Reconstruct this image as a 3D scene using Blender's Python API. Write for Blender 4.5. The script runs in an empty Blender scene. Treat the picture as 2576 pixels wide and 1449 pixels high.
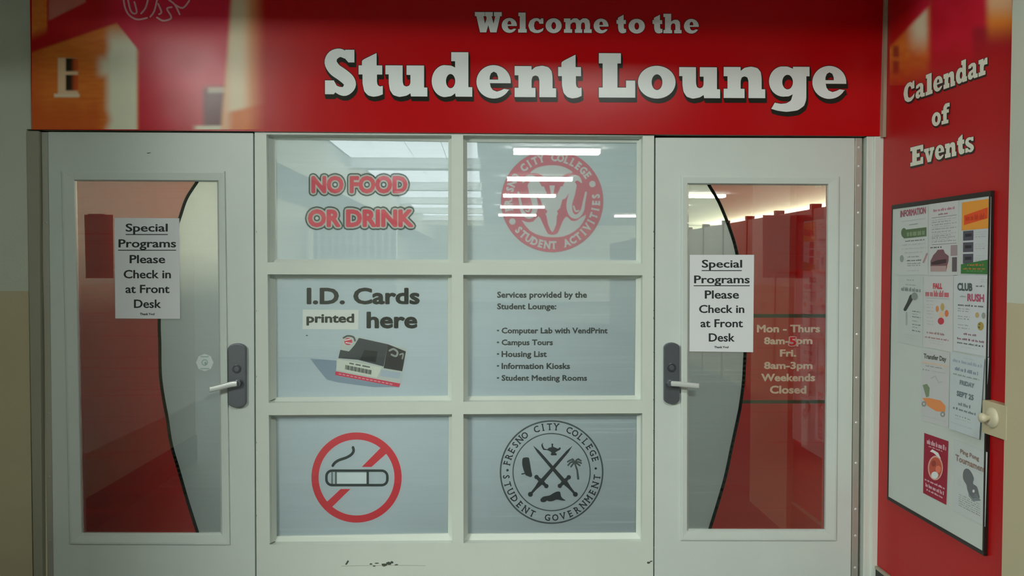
import bpy, bmesh, math, random
import numpy as np
from mathutils import Vector, Matrix
from mathutils.geometry import tessellate_polygon
random.seed(7)
SC = bpy.context.scene
COL = SC.collection

# ------------------------------------------------------------------ camera
F = 2100.0
CAM = Vector((0.0, -3.65, 1.52))
yaw, pitch, roll = math.atan(64 / F), math.atan(58 / F), 0.003
FW = Vector((math.sin(yaw) * math.cos(pitch), math.cos(yaw) * math.cos(pitch), -math.sin(pitch)))
RT0 = FW.cross(Vector((0, 0, 1))).normalized()
UP0 = RT0.cross(FW).normalized()
RT = (RT0 * math.cos(roll) + UP0 * math.sin(roll)).normalized()
UP = RT.cross(FW).normalized()
cd = bpy.data.cameras.new('camera')
cd.sensor_width = 36.0
cd.lens = F / 2576 * 36.0
cd.clip_start = 0.05
cam = bpy.data.objects.new('camera', cd)
COL.objects.link(cam)
mw = Matrix((RT, UP, -FW)).transposed().to_4x4()
mw.translation = CAM
cam.matrix_world = mw
SC.camera = cam

# ------------------------------------------------------------------ world, exposure
SC.view_settings.view_transform = 'Standard'
SC.view_settings.look = 'None'
SC.view_settings.gamma = 1.0
SC.view_settings.use_curve_mapping = False
SC.view_settings.exposure = 0.0
w = bpy.data.worlds.new('world'); SC.world = w
w.use_nodes = True
w.node_tree.nodes['Background'].inputs[0].default_value = (0.72, 0.85, 0.76, 1)
w.node_tree.nodes['Background'].inputs[1].default_value = 0.25

LAMP = 195.0         # radiance of the hallway tube lights to the left behind the viewer
NEAR = 60.0          # tube light just behind the viewer
CEIL_GLOW = 4.2            # glow given to patches that stand for lit lounge ceiling
WIN = 150.0            # daylight windows far to the right of the lounge
ROOM = 52.0           # lounge tube lights

# ------------------------------------------------------------------ picture -> plane helpers
def ray(px, py):
    return FW + RT * ((px - 1288) / F) - UP * ((py - 724.5) / F)

class Plane:
    """A real plane in the room; a point of the photograph is carried onto it."""
    def __init__(s, p, n):
        s.p, s.n = Vector(p), Vector(n).normalized()
    def __call__(s, px, py, off=0.0):
        d = ray(px, py)
        p0 = s.p + s.n * off
        t = (p0 - CAM).dot(s.n) / d.dot(s.n)
        return CAM + d * t

XW = 1.745
XL = -2.25
FACE = Plane((0, 0, 0), (0, -1, 0))
SIDE = Plane((XW, 0, 0), (-1, 0, 0))
def P(px, py, Y=0.0):
    return FACE(px, py, -Y)

def lin(c):
    c = c / 255.0
    return c / 12.92 if c <= 0.04045 else ((c + 0.055) / 1.055) ** 2.4
def rgb(r, g, b, k=1.0):
    return tuple(min(0.9, lin(v) / k) for v in (r, g, b))

# ------------------------------------------------------------------ materials
def new_mat(name):
    m = bpy.data.materials.new(name); m.use_nodes = True
    return m, m.node_tree.nodes, m.node_tree.links
def mat(name, col, rough=0.5, metal=0.0, spec=0.5, noise=0.0, nscale=8.0, bump=0.0, bscale=60.0):
    m, n, l = new_mat(name)
    b = n['Principled BSDF']
    b.inputs['Base Color'].default_value = (*col, 1)
    b.inputs['Roughness'].default_value = rough
    b.inputs['Metallic'].default_value = metal
    b.inputs['Specular IOR Level'].default_value = spec
    tc = n.new('ShaderNodeNewGeometry')
    if noise:
        t = n.new('ShaderNodeTexNoise'); t.inputs['Scale'].default_value = nscale; t.inputs['Detail'].default_value = 6
        l.new(tc.outputs['Position'], t.inputs['Vector'])
        mx = n.new('ShaderNodeMix'); mx.data_type = 'RGBA'
        mx.inputs[6].default_value = (*[c * (1 - noise) for c in col], 1)
        mx.inputs[7].default_value = (*[min(1, c * (1 + noise)) for c in col], 1)
        l.new(t.outputs['Fac'], mx.inputs[0]); l.new(mx.outputs[2], b.inputs['Base Color'])
    if bump:
        t2 = n.new('ShaderNodeTexNoise'); t2.inputs['Scale'].default_value = bscale; t2.inputs['Detail'].default_value = 3
        l.new(tc.outputs['Position'], t2.inputs['Vector'])
        bp = n.new('ShaderNodeBump'); bp.inputs['Strength'].default_value = bump; bp.inputs['Distance'].default_value = 0.002
        l.new(t2.outputs['Fac'], bp.inputs['Height']); l.new(bp.outputs['Normal'], b.inputs['Normal'])
    return m
def emit(name, col, s):
    m, n, l = new_mat(name)
    n.remove(n['Principled BSDF'])
    e = n.new('ShaderNodeEmission'); e.inputs[0].default_value = (*col, 1); e.inputs[1].default_value = s
    l.new(e.outputs[0], n['Material Output'].inputs[0])
    return m
def printed(name, rough, spec=0.5, bump=0.0, bs=1.2):
    """flat print: colours come from the sheet's own colour attribute"""
    m, n, l = new_mat(name)
    b = n['Principled BSDF']; b.inputs['Roughness'].default_value = rough
    b.inputs['Specular IOR Level'].default_value = spec
    a = n.new('ShaderNodeAttribute'); a.attribute_name = 'Col'
    l.new(a.outputs['Color'], b.inputs['Base Color'])
    if bump:
        g = n.new('ShaderNodeNewGeometry')
        t = n.new('ShaderNodeTexNoise'); t.inputs['Scale'].default_value = bs; t.inputs['Detail'].default_value = 2
        l.new(g.outputs['Position'], t.inputs['Vector'])
        bp = n.new('ShaderNodeBump'); bp.inputs['Strength'].default_value = bump; bp.inputs['Distance'].default_value = 0.02
        l.new(t.outputs['Fac'], bp.inputs['Height']); l.new(bp.outputs['Normal'], b.inputs['Normal'])
    return m

def two_tone():
    m, n, l = new_mat('two_tone_wall_paint')
    b = n['Principled BSDF']; b.inputs['Roughness'].default_value = 0.5
    g = n.new('ShaderNodeNewGeometry'); sx = n.new('ShaderNodeSeparateXYZ')
    l.new(g.outputs['Position'], sx.inputs[0])
    lt = n.new('ShaderNodeMath'); lt.operation = 'LESS_THAN'; lt.inputs[1].default_value = 1.402
    l.new(sx.outputs['Z'], lt.inputs[0])
    mx = n.new('ShaderNodeMix'); mx.data_type = 'RGBA'
    mx.inputs[6].default_value = (0.62, 0.66, 0.56, 1); mx.inputs[7].default_value = (0.56, 0.50, 0.33, 1)
    l.new(lt.outputs[0], mx.inputs[0])
    t = n.new('ShaderNodeTexNoise'); t.inputs['Scale'].default_value = 3.0; t.inputs['Detail'].default_value = 8
    l.new(g.outputs['Position'], t.inputs['Vector'])
    mp = n.new('ShaderNodeMapRange'); mp.inputs[3].default_value = 0.9; mp.inputs[4].default_value = 1.08
    l.new(t.outputs['Fac'], mp.inputs[0])
    m2 = n.new('ShaderNodeMix'); m2.data_type = 'RGBA'; m2.blend_type = 'MULTIPLY'; m2.inputs[0].default_value = 1
    l.new(mx.outputs[2], m2.inputs[6]); l.new(mp.outputs[0], m2.inputs[7])
    l.new(m2.outputs[2], b.inputs['Base Color'])
    t2 = n.new('ShaderNodeTexNoise'); t2.inputs['Scale'].default_value = 90
    l.new(g.outputs['Position'], t2.inputs['Vector'])
    bp = n.new('ShaderNodeBump'); bp.inputs['Strength'].default_value = 0.3; bp.inputs['Distance'].default_value = 0.002
    l.new(t2.outputs['Fac'], bp.inputs['Height']); l.new(bp.outputs['Normal'], b.inputs['Normal'])
    return m

def glass_mat():
    m, n, l = new_mat('clear_window_glass')
    n.remove(n['Principled BSDF'])
    tr = n.new('ShaderNodeBsdfTransparent'); tr.inputs[0].default_value = (0.985, 0.99, 0.985, 1)
    gl = n.new('ShaderNodeBsdfGlossy'); gl.inputs['Roughness'].default_value = 0.012
    gl.inputs[0].default_value = (0.93, 0.97, 1.0, 1)
    fr = n.new('ShaderNodeFresnel'); fr.inputs[0].default_value = 1.58
    # fine horizontal scratches wiped across the pane break the shine
    g = n.new('ShaderNodeNewGeometry')
    mp = n.new('ShaderNodeMapping'); mp.inputs['Scale'].default_value = (0.9, 1.0, 95.0)
    l.new(g.outputs['Position'], mp.inputs[0])
    t = n.new('ShaderNodeTexNoise'); t.inputs['Scale'].default_value = 1.0; t.inputs['Detail'].default_value = 3
    l.new(mp.outputs[0], t.inputs['Vector'])
    mr = n.new('ShaderNodeMapRange'); mr.inputs[1].default_value = 0.34; mr.inputs[2].default_value = 0.42
    mr.inputs[3].default_value = 0.72; mr.inputs[4].default_value = 1.0
    l.new(t.outputs['Fac'], mr.inputs[0])
    mu = n.new('ShaderNodeMath'); mu.operation = 'MULTIPLY'
    l.new(fr.outputs[0], mu.inputs[0]); l.new(mr.outputs[0], mu.inputs[1])
    mx = n.new('ShaderNodeMixShader')
    l.new(mu.outputs[0], mx.inputs[0]); l.new(tr.outputs[0], mx.inputs[1]); l.new(gl.outputs[0], mx.inputs[2])
    l.new(mx.outputs[0], n['Material Output'].inputs[0])
    return m
def film_mat(name, col, tint, clear, noise=0.05):
    """window film: part opaque pigment, part see-through tint"""
    m, n, l = new_mat(name)
    n.remove(n['Principled BSDF'])
    d = n.new('ShaderNodeBsdfDiffuse')
    g = n.new('ShaderNodeNewGeometry')
    mp = n.new('ShaderNodeMapping'); mp.inputs['Scale'].default_value = (2.0, 1.0, 60.0)
    l.new(g.outputs['Position'], mp.inputs[0])
    t = n.new('ShaderNodeTexNoise'); t.inputs['Scale'].default_value = 1.5; t.inputs['Detail'].default_value = 4
    l.new(mp.outputs[0], t.inputs['Vector'])
    mxc = n.new('ShaderNodeMix'); mxc.data_type = 'RGBA'
    mxc.inputs[6].default_value = (*[c * (1 - noise) for c in col], 1); mxc.inputs[7].default_value = (*[c * (1 + noise) for c in col], 1)
    l.new(t.outputs['Fac'], mxc.inputs[0]); l.new(mxc.outputs[2], d.inputs[0])
    tr = n.new('ShaderNodeBsdfTransparent'); tr.inputs[0].default_value = (*tint, 1)
    mx = n.new('ShaderNodeMixShader'); mx.inputs[0].default_value = clear
    l.new(d.outputs[0], mx.inputs[1]); l.new(tr.outputs[0], mx.inputs[2])
    l.new(mx.outputs[0], n['Material Output'].inputs[0])
    return m

M = {}
M['wall'] = two_tone()
M['paint'] = mat('pale_green_white_door_paint', (0.68, 0.745, 0.71), 0.38, noise=0.05, nscale=5, bump=0.25, bscale=35)
M['frame'] = mat('cream_frame_paint', (0.71, 0.765, 0.71), 0.38, noise=0.05, nscale=5, bump=0.25, bscale=35)
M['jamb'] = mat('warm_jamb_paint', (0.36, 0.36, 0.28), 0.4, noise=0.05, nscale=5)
M['hinge'] = mat('painted_hinge_metal', (0.50, 0.50, 0.44), 0.35, metal=0.35)
M['dark'] = mat('gap_shade_black', (0.02, 0.02, 0.015), 0.8)  # near black, stands in for shade in the door gaps
M['black'] = mat('black_plastic', (0.015, 0.014, 0.012), 0.4)
M['slate'] = mat('slate_grey_lock_metal', (0.17, 0.185, 0.21), 0.34, metal=0.6, noise=0.06, nscale=60)
M['slate_dark'] = mat('dark_lock_metal', (0.09, 0.10, 0.115), 0.3, metal=0.6)
M['chrome'] = mat('satin_chrome', (0.80, 0.83, 0.82), 0.3, metal=0.35)
M['glass'] = glass_mat()
M['white_film'] = film_mat('pale_grey_window_film', (0.70, 0.80, 0.86), (1, 1, 1), 0.33)
M['grey_film'] = film_mat('silver_grey_frosted_film', (0.60, 0.68, 0.68), (1, 1, 1), 0.36)
M['red_film'] = film_mat('red_window_film', (0.52, 0.012, 0.009), (1, 1, 1), 0.2)
M['edge_film'] = film_mat('dark_green_film_edge', (0.035, 0.045, 0.032), (0, 0, 0), 0.0)
M['print'] = printed('flat_print', 0.6)
def perforated():
    m, n, l = new_mat('perforated_film_print'); n.remove(n['Principled BSDF'])
    a = n.new('ShaderNodeAttribute'); a.attribute_name = 'Col'
    d = n.new('ShaderNodeBsdfDiffuse'); l.new(a.outputs['Color'], d.inputs[0])
    tr = n.new('ShaderNodeBsdfTransparent'); mx = n.new('ShaderNodeMixShader')
    mu = n.new('ShaderNodeMath'); mu.operation = 'MULTIPLY'; mu.inputs[1].default_value = 0.8
    l.new(a.outputs['Alpha'], mu.inputs[0]); l.new(mu.outputs[0], mx.inputs[0]); l.new(tr.outputs[0], mx.inputs[1]); l.new(d.outputs[0], mx.inputs[2])
    l.new(mx.outputs[0], n['Material Output'].inputs[0]); return m
M['perf'] = perforated()
M['vinyl'] = printed('banner_vinyl_print', 0.24, 0.2, bump=0.12, bs=2.5)
M['vinyl_side'] = printed('side_banner_vinyl_print', 0.42, 0.4, bump=0.1, bs=3)
M['letter'] = printed('cut_vinyl_letter', 0.3, 0.5)
M['paper'] = mat('white_paper', (0.80, 0.82, 0.86), 0.7)
M['taped'] = mat('taped_sheet', (0.36, 0.36, 0.36), 0.7)
M['floor'] = mat('grey_floor_tile', (0.13, 0.14, 0.14), 0.3, noise=0.1)
M['carpet'] = mat('dark_alcove_floor', (0.06, 0.06, 0.06), 0.7, noise=0.15)
M['ceil'] = mat('white_ceiling_tile', (0.75, 0.77, 0.78), 0.8)
M['base'] = mat('black_rubber_base', (0.012, 0.012, 0.010), 0.45)
M['trimline'] = mat('base_cap_bead', (0.42, 0.36, 0.28), 0.5)
M['cream'] = mat('cream_painted_metal', (0.60, 0.55, 0.40), 0.35, bump=0.2)
M['lamp'] = emit('tube_light_glow', (0.93, 1.0, 0.91), LAMP)
M['near'] = emit('near_tube_light_glow', (0.93, 1.0, 0.93), NEAR)
M['ceil_glow'] = emit('lit_ceiling_glow', (0.88, 0.97, 1.0), CEIL_GLOW)
M['win'] = emit('daylight_window_glow', (1.0, 0.95, 0.60), WIN)
M['roomlamp'] = emit('lounge_light_glow', (1.0, 0.98, 0.88), ROOM)
M['housing'] = mat('white_light_housing', (0.7, 0.7, 0.68), 0.5)
M['dimceil'] = mat('lounge_ceiling_tile', (0.40, 0.42, 0.44), 0.8)
M['darkfloor'] = mat('lounge_dark_floor', (0.07, 0.07, 0.07), 0.85, noise=0.1)
M['hall'] = mat('dull_hall_paint', (0.30, 0.30, 0.25), 0.6)
M['lounge'] = mat('lounge_wall_paint', (0.26, 0.28, 0.29), 0.6)
M['oak'] = mat('brown_wood', (0.22, 0.12, 0.06), 0.5, noise=0.2)
M['partition'] = mat('beige_partition_board', (0.26, 0.21, 0.15), 0.5)

# ------------------------------------------------------------------ object helpers
def tag(o, label=None, cat=None, group=None, kind=None):
    if label: o['label'] = label
    if cat: o['category'] = cat
    if group: o['group'] = group
    if kind: o['kind'] = kind
    return o
def link(name, me, parent=None, m=None):
    o = bpy.data.objects.new(name, me); COL.objects.link(o)
    if m:
        for x in (m if isinstance(m, (list, tuple)) else [m]): me.materials.append(x)
    if parent is not None:
        o.parent = parent
        o.matrix_parent_inverse = parent.matrix_world.inverted() if parent.parent is None else (Matrix.Translation(-ROOTS.get(parent.name, Vector((0, 0, 0)))))
    return o
ROOTS = {}
def empty(name, loc, label=None, cat=None, group=None, kind=None):
    o = bpy.data.objects.new(name, None); COL.objects.link(o)
    o.location = loc; o.empty_display_size = 0.1
    o.matrix_basis = Matrix.Translation(Vector(loc))
    tag(o, label, cat, group, kind)
    ROOTS[o.name] = Vector(loc)
    return o
def put(name, verts, faces, m, parent=None, smooth=False, bevel=0.0, seg=2):
    """world-coordinate mesh -> one object (kept in world coordinates whatever its parents)"""
    bm = bmesh.new()
    vs = [bm.verts.new(v) for v in verts]
    for f in faces:
        try: bm.faces.new([vs[i] for i in f])
        except ValueError: pass
    bmesh.ops.remove_doubles(bm, verts=bm.verts, dist=1e-6)
    bmesh.ops.recalc_face_normals(bm, faces=bm.faces)
    if bevel:
        es = [e for e in bm.edges if len(e.link_faces) == 2 and e.calc_face_angle(0) > 0.5]
        bmesh.ops.bevel(bm, geom=es, offset=bevel, segments=seg, affect='EDGES', profile=0.6)
    if smooth:
        for f in bm.faces: f.smooth = True
    me = bpy.data.meshes.new(name); bm.to_mesh(me); bm.free()
    return attach(name, me, m, parent)
def attach(name, me, m, parent=None):
    o = bpy.data.objects.new(name, me); COL.objects.link(o)
    for x in (m if isinstance(m, (list, tuple)) else [m]): me.materials.append(x)
    if parent is not None:
        o.parent = parent
        base = parent
        while base.parent is not None: base = base.parent
        o.matrix_parent_inverse = Matrix.Identity(4)
        if parent.parent is None and parent.type == 'EMPTY':
            me.transform(Matrix.Translation(-parent.matrix_basis.translation))
        elif base.type == 'EMPTY':
            me.transform(Matrix.Translation(-base.matrix_basis.translation))
    return o
def box(name, a, b, m, parent=None, bevel=0.0):
    (x0, y0, z0), (x1, y1, z1) = a, b
    v = [(x, y, z) for x in (x0, x1) for y in (y0, y1) for z in (z0, z1)]
    f = [(0, 1, 3, 2), (4, 6, 7, 5), (0, 4, 5, 1), (2, 3, 7, 6), (0, 2, 6, 4), (1, 5, 7, 3)]
    return put(name, v, f, m, parent, bevel=bevel)
def prism(name, pts, depth, m, parent=None, bevel=0.0, smooth=False, seg=2, n=Vector((0, 1, 0))):
    """extrude a world polygon by depth along n (away from the viewer)"""
    k = len(pts); back = [Vector(p) + n * depth for p in pts]
    v = [Vector(p) for p in pts] + back
    f = [tuple(range(k)), tuple(range(2 * k - 1, k - 1, -1))] + [(i, (i + 1) % k, k + (i + 1) % k, k + i) for i in range(k)]
    return put(name, v, f, m, parent, bevel=bevel, smooth=smooth, seg=seg)
def ring(rings, close_back=False):
    """faces joining successive quads (lists of 4 points)"""
    v, f = [], []
    for r in rings: v += [Vector(p) for p in r]
    for j in range(len(rings) - 1):
        for i in range(4):
            f.append((4 * j + i, 4 * j + (i + 1) % 4, 4 * j + 4 + (i + 1) % 4, 4 * j + 4 + i))
    return v, f
def quadP(q, Y): return [P(x, y, Y) for x, y in q]
def push(pts, dy): return [Vector((p.x, p.y + dy, p.z)) for p in pts]
def disc(cx, cy, r, n=20): return [(cx + r * math.cos(2 * math.pi * i / n), cy + r * math.sin(2 * math.pi * i / n)) for i in range(n)]

# ------------------------------------------------------------------ flat shapes and lettering
class Shape:
    def __init__(s): s.v, s.t = [], []
    def poly(s, pts):
        if len(pts) == 3: tris = [(0, 1, 2)]
        else: tris = tessellate_polygon([[Vector((x, y, 0)) for x, y in pts]])
        o = len(s.v); s.v += list(pts); s.t += [tuple(o + i for i in t) for t in tris]; return s
    def quad(s, a, b, c, d):
        o = len(s.v); s.v += [a, b, c, d]; s.t += [(o, o + 1, o + 2), (o, o + 2, o + 3)]; return s
    def rect(s, x0, y0, x1, y1): return s.quad((x0, y0), (x1, y0), (x1, y1), (x0, y1))
    def add(s, other):
        o = len(s.v); s.v += other.v; s.t += [tuple(o + i for i in t) for t in other.t]; return s
    def map(s, fn):
        r = Shape(); r.v = [fn(x, y) for x, y in s.v]; r.t = list(s.t); return r
    def bbox(s):
        xs = [p[0] for p in s.v]; ys = [p[1] for p in s.v]; return min(xs), min(ys), max(xs), max(ys)
    def stroke(s, pts, wd, closed=False, caps=True):
        """polyline; wd is a half width, single or per point"""
        n = len(pts); ws = wd if isinstance(wd, (list, tuple)) else [wd] * n
        for i in range(n if closed else n - 1):
            a, b = pts[i], pts[(i + 1) % n]; wa, wb = ws[i], ws[(i + 1) % n]
            dx, dy = b[0] - a[0], b[1] - a[1]; L = math.hypot(dx, dy) or 1e-9; nx, ny = -dy / L, dx / L
            s.quad((a[0] + nx * wa, a[1] + ny * wa), (b[0] + nx * wb, b[1] + ny * wb), (b[0] - nx * wb, b[1] - ny * wb), (a[0] - nx * wa, a[1] - ny * wa))
        for i in range(n):
            if (0 < i < n - 1) or caps or closed: s.fan(pts[i][0], pts[i][1], ws[i], ws[i], 8)
        return s
    def fan(s, cx, cy, rx, ry, n=24):
        o = len(s.v); s.v.append((cx, cy)); s.v += [(cx + rx * math.cos(2 * math.pi * i / n), cy + ry * math.sin(2 * math.pi * i / n)) for i in range(n)]
        s.t += [(o, o + 1 + i, o + 1 + (i + 1) % n) for i in range(n)]; return s
    def annulus(s, cx, cy, r1, r0, a0=0, a1=360, n=96):
        for i in range(n):
            A, B = [math.radians(a0 + (a1 - a0) * k / n) for k in (i, i + 1)]
            s.quad((cx + r1 * math.cos(A), cy - r1 * math.sin(A)), (cx + r1 * math.cos(B), cy - r1 * math.sin(B)), (cx + r0 * math.cos(B), cy - r0 * math.sin(B)), (cx + r0 * math.cos(A), cy - r0 * math.sin(A)))
        return s

def smooth_path(pts, n=6, closed=False):
    out = []; k = len(pts)
    for i in range(k if closed else k - 1):
        g = lambda j: pts[j % k] if closed else pts[max(0, min(k - 1, j))]
        p0, p1, p2, p3 = g(i - 1), g(i), g(i + 1), g(i + 2)
        for q in range(n):
            t = q / n
            out.append(tuple(0.5 * ((2 * b) + (-a + c) * t + (2 * a - 5 * b + 4 * c - d) * t * t + (-a + 3 * b - 3 * c + d) * t ** 3) for a, b, c, d in zip(p0, p1, p2, p3)))
    if not closed: out.append(tuple(pts[-1]))
    return out

FCACHE = {}
def font(text, res=3, space=1.0):
    """outline lettering from Blender's built-in typeface, as a flat shape plus its boundary edges"""
    key = (text, res, space)
    if key in FCACHE: return FCACHE[key]
    c = bpy.data.curves.new('tmp', 'FONT'); c.body = text; c.size = 1; c.resolution_u = res; c.space_character = space
    o = bpy.data.objects.new('tmp', c); COL.objects.link(o)
    dg = bpy.context.evaluated_depsgraph_get(); me = bpy.data.meshes.new_from_object(o.evaluated_get(dg))
    s = Shape(); s.v = [(v.co.x, v.co.y) for v in me.vertices]
    cnt = {}
    for p in me.polygons:
        vs = list(p.vertices)
        for i in range(1, len(vs) - 1): s.t.append((vs[0], vs[i], vs[i + 1]))
        for i in range(len(vs)):
            e = tuple(sorted((vs[i], vs[(i + 1) % len(vs)]))); cnt[e] = cnt.get(e, 0) + 1
    edges = [e for e, k in cnt.items() if k == 1]
    bpy.data.objects.remove(o); bpy.data.curves.remove(c); bpy.data.meshes.remove(me)
    FCACHE[key] = (s, edges)
    return s, edges
def bold(se, wd, wy=None):
    s, edges = se; wy = wd if wy is None else wy
    r = Shape(); r.v = list(s.v); r.t = list(s.t)
    if wd <= 0: return r
    seen = set()
    for a, b in edges:
        (ax, ay), (bx, by) = s.v[a], s.v[b]
        dx, dy = bx - ax, by - ay; L = math.hypot(dx, dy)
        if L < 1e-7: continue
        nx, ny = -dy / L * wd, dx / L * wy
        r.quad((ax + nx, ay + ny), (bx + nx, by + ny), (bx - nx, by - ny), (ax - nx, ay - ny))
        for i in (a, b):
            if i not in seen: seen.add(i); r.fan(s.v[i][0], s.v[i][1], wd, wy, 8)
    return r
def fit(bb, quad):
    """map the box bb (y up) onto a picture quad TL,TR,BR,BL"""
    x0, y0, x1, y1 = bb; TL, TR, BR, BL = quad
    def fn(x, y):
        u = (x - x0) / (x1 - x0); v = (y1 - y) / (y1 - y0)
        return tuple((1 - v) * ((1 - u) * TL[i] + u * TR[i]) + v * ((1 - u) * BL[i] + u * BR[i]) for i in (0, 1))
    return fn
def rq(x0, y0, x1, y1): return [(x0, y0), (x1, y0), (x1, y1), (x0, y1)]
def text(s, quad, wd=0.012, wy=None, res=3, grow=()):
    """letters s filling the picture quad; grow: heavier copies under it (for outlines). Returns list of shapes."""
    se = font(s, res); core = bold(se, wd, wy); fn = fit(core.bbox(), quad)
    return [core.map(fn)] + [bold(se, wd + g, None if wy is None else wy + g).map(fn) for g in grow]

def sheet(name, items, plane, m, parent=None, base=0.0, step=0.00025, thick=0.0):
    """items: (Shape in picture px, colour, layer). All lie on one real plane, each layer a hair in front of the last."""
    V, T, Cc = [], [], []; q = 0
    for sh, col, ly in items:
        for t in sh.t:
            q += 1; e_ = base + step * ly + (q * 37 % 101) * 1.6e-6     # pieces that overlap never share one plane
            o = len(V); V += [plane(*sh.v[k], e_) for k in t]; T.append((o, o + 1, o + 2)); Cc.append(col)
    me = bpy.data.meshes.new(name); me.from_pydata([tuple(v) for v in V], [], T)
    ca = me.color_attributes.new('Col', 'FLOAT_COLOR', 'CORNER')
    buf = []
    for c in Cc: buf += [c[0], c[1], c[2], 1.0] * 3
    ca.data.foreach_set('color', buf)
    return attach(name, me, m, parent)
def raster(name, items, plane, m, parent, box4, cell, base, alpha=1.0):
    """the same items laid down as one fine sheet of coloured cells, for print on see-through film"""
    x0, y0, x1, y1 = box4; ss = 3
    nx, ny = int((x1 - x0) / cell), int((y1 - y0) / cell)
    gx = x0 + (np.arange((nx + 1) * ss) / ss - 0.33) * cell; gy = y0 + (np.arange((ny + 1) * ss) / ss - 0.33) * cell
    C = np.zeros((ny + 1, nx + 1, 3)); A = np.zeros((ny + 1, nx + 1))
    for sh, col, ly in sorted(items, key=lambda q: q[2]):
        mk = np.zeros((len(gy), len(gx)), bool); V = sh.v
        for t in sh.t:
            (ax, ay), (bx, by), (cx_, cy_) = V[t[0]], V[t[1]], V[t[2]]
            i0, i1 = np.searchsorted(gx, [min(ax, bx, cx_), max(ax, bx, cx_)]); j0, j1 = np.searchsorted(gy, [min(ay, by, cy_), max(ay, by, cy_)])
            if i1 <= i0 or j1 <= j0: continue
            X, Y = gx[None, i0:i1], gy[j0:j1, None]
            e1 = (bx - ax) * (Y - ay) - (by - ay) * (X - ax); e2 = (cx_ - bx) * (Y - by) - (cy_ - by) * (X - bx); e3 = (ax - cx_) * (Y - cy_) - (ay - cy_) * (X - cx_)
            mk[j0:j1, i0:i1] |= ((e1 >= 0) & (e2 >= 0) & (e3 >= 0)) | ((e1 <= 0) & (e2 <= 0) & (e3 <= 0))
        cov = mk.reshape(ny + 1, ss, nx + 1, ss).mean((1, 3))
        C = C * (1 - cov[..., None]) + np.array(col) * cov[..., None]; A = A * (1 - cov) + cov
    C = C / np.maximum(A, 1e-6)[..., None]
    keep = (A[:-1, :-1] + A[1:, :-1] + A[:-1, 1:] + A[1:, 1:]) > 0.02
    jj, ii = np.nonzero(keep); W_ = nx + 1
    F_ = np.stack([jj * W_ + ii, jj * W_ + ii + 1, (jj + 1) * W_ + ii + 1, (jj + 1) * W_ + ii], 1)
    used, inv = np.unique(F_, return_inverse=True); inv = inv.reshape(F_.shape)
    V = [tuple(plane(x0 + (k % W_) * cell, y0 + (k // W_) * cell, base)) for k in used.tolist()]
    me = bpy.data.meshes.new(name); me.from_pydata(V, [], inv.tolist())
    ca = me.color_attributes.new('Col', 'FLOAT_COLOR', 'POINT')
    ca.data.foreach_set('color', np.concatenate([C.reshape(-1, 3)[used], alpha * A.reshape(-1, 1)[used]], 1).ravel())
    return attach(name, me, m, parent)
def picture(name, plane, fn, x0, y0, x1, y1, step, m, parent, base):
    """a printed photograph as a fine grid of coloured cells (vertex colours)"""
    nx, ny = int((x1 - x0) / step), int((y1 - y0) / step)
    V = [tuple(plane(x0 + (x1 - x0) * i / nx, y0 + (y1 - y0) * j / ny, base)) for j in range(ny + 1) for i in range(nx + 1)]
    Fc = [(j * (nx + 1) + i, j * (nx + 1) + i + 1, (j + 1) * (nx + 1) + i + 1, (j + 1) * (nx + 1) + i) for j in range(ny) for i in range(nx)]
    me = bpy.data.meshes.new(name); me.from_pydata(V, [], Fc)
    ca = me.color_attributes.new('Col', 'FLOAT_COLOR', 'POINT')
    buf = []
    for j in range(ny + 1):
        for i in range(nx + 1):
            c = fn(x0 + (x1 - x0) * i / nx, y0 + (y1 - y0) * j / ny); buf += [c[0], c[1], c[2], 1.0]
    ca.data.foreach_set('color', buf)
    return attach(name, me, m, parent)

# ================================================================== STRUCTURE
zc = 2.75     # alcove ceiling
HZ = 3.17     # hallway ceiling
def S(o): return tag(o, kind='structure')
zhead = P(600, 329).z
x_l = P(72, 700).x
# back wall: the piece left of the door and the header above doors and window
def multi(name, boxes, m, parent=None):
    V, Fc = [], []
    for (x0, y0, z0), (x1, y1, z1) in boxes:
        o = len(V); V += [(x, y, z) for x in (x0, x1) for y in (y0, y1) for z in (z0, z1)]
        Fc += [tuple(o + i for i in f) for f in [(0, 1, 3, 2), (4, 6, 7, 5), (0, 4, 5, 1), (2, 3, 7, 6), (0, 2, 6, 4), (1, 5, 7, 3)]]
    me = bpy.data.meshes.new(name); me.from_pydata(V, [], Fc)
    return attach(name, me, m, parent)
S(multi('wall_back', [((XL, 0, 0), (x_l - 0.0, 0.12, zc)), ((x_l, 0.0, zhead), (XW, 0.12, zc))], M['wall']))
S(box('wall_left', (XL - 0.12, -2.82, 0), (XL, 0.12, zc), M['wall']))
PX = XW - 0.042      # the wall beyond the side banner stands a little proud
_pt, _pb = Plane((PX, 0, 0), (-1, 0, 0))(2547, 0), Plane((PX, 0, 0), (-1, 0, 0))(2519.5, 1449)
py_ = (_pt.y + _pb.y) / 2
S(box('wall_right', (XW, py_ - 0.02, 0), (XW + 0.12, 0.12, zc), M['wall']))
_e = [Vector((PX, down_.y, down_.z)) for down_ in (_pb + (_pt - _pb) * ((zc - _pb.z) / (_pt.z - _pb.z)), _pb + (_pt - _pb) * ((0 - _pb.z) / (_pt.z - _pb.z)))]
S(prism('wall_right', [_e[0], _e[1], Vector((PX, -1.63, 0)), Vector((PX, -1.63, zc))], 0.16, M['wall'], n=Vector((1, 0, 0))))
S(box('floor', (-9, -2.02, -0.1), (9.8, 5.0, 0), M['carpet']))
S(box('floor', (-7, -10, -0.1), (7, -2.02, 0), M['floor']))
S(box('ceiling', (XL - .12, -2.02, zc), (XW + .12, 0.12, HZ + 0.1), M['ceil']))
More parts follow.
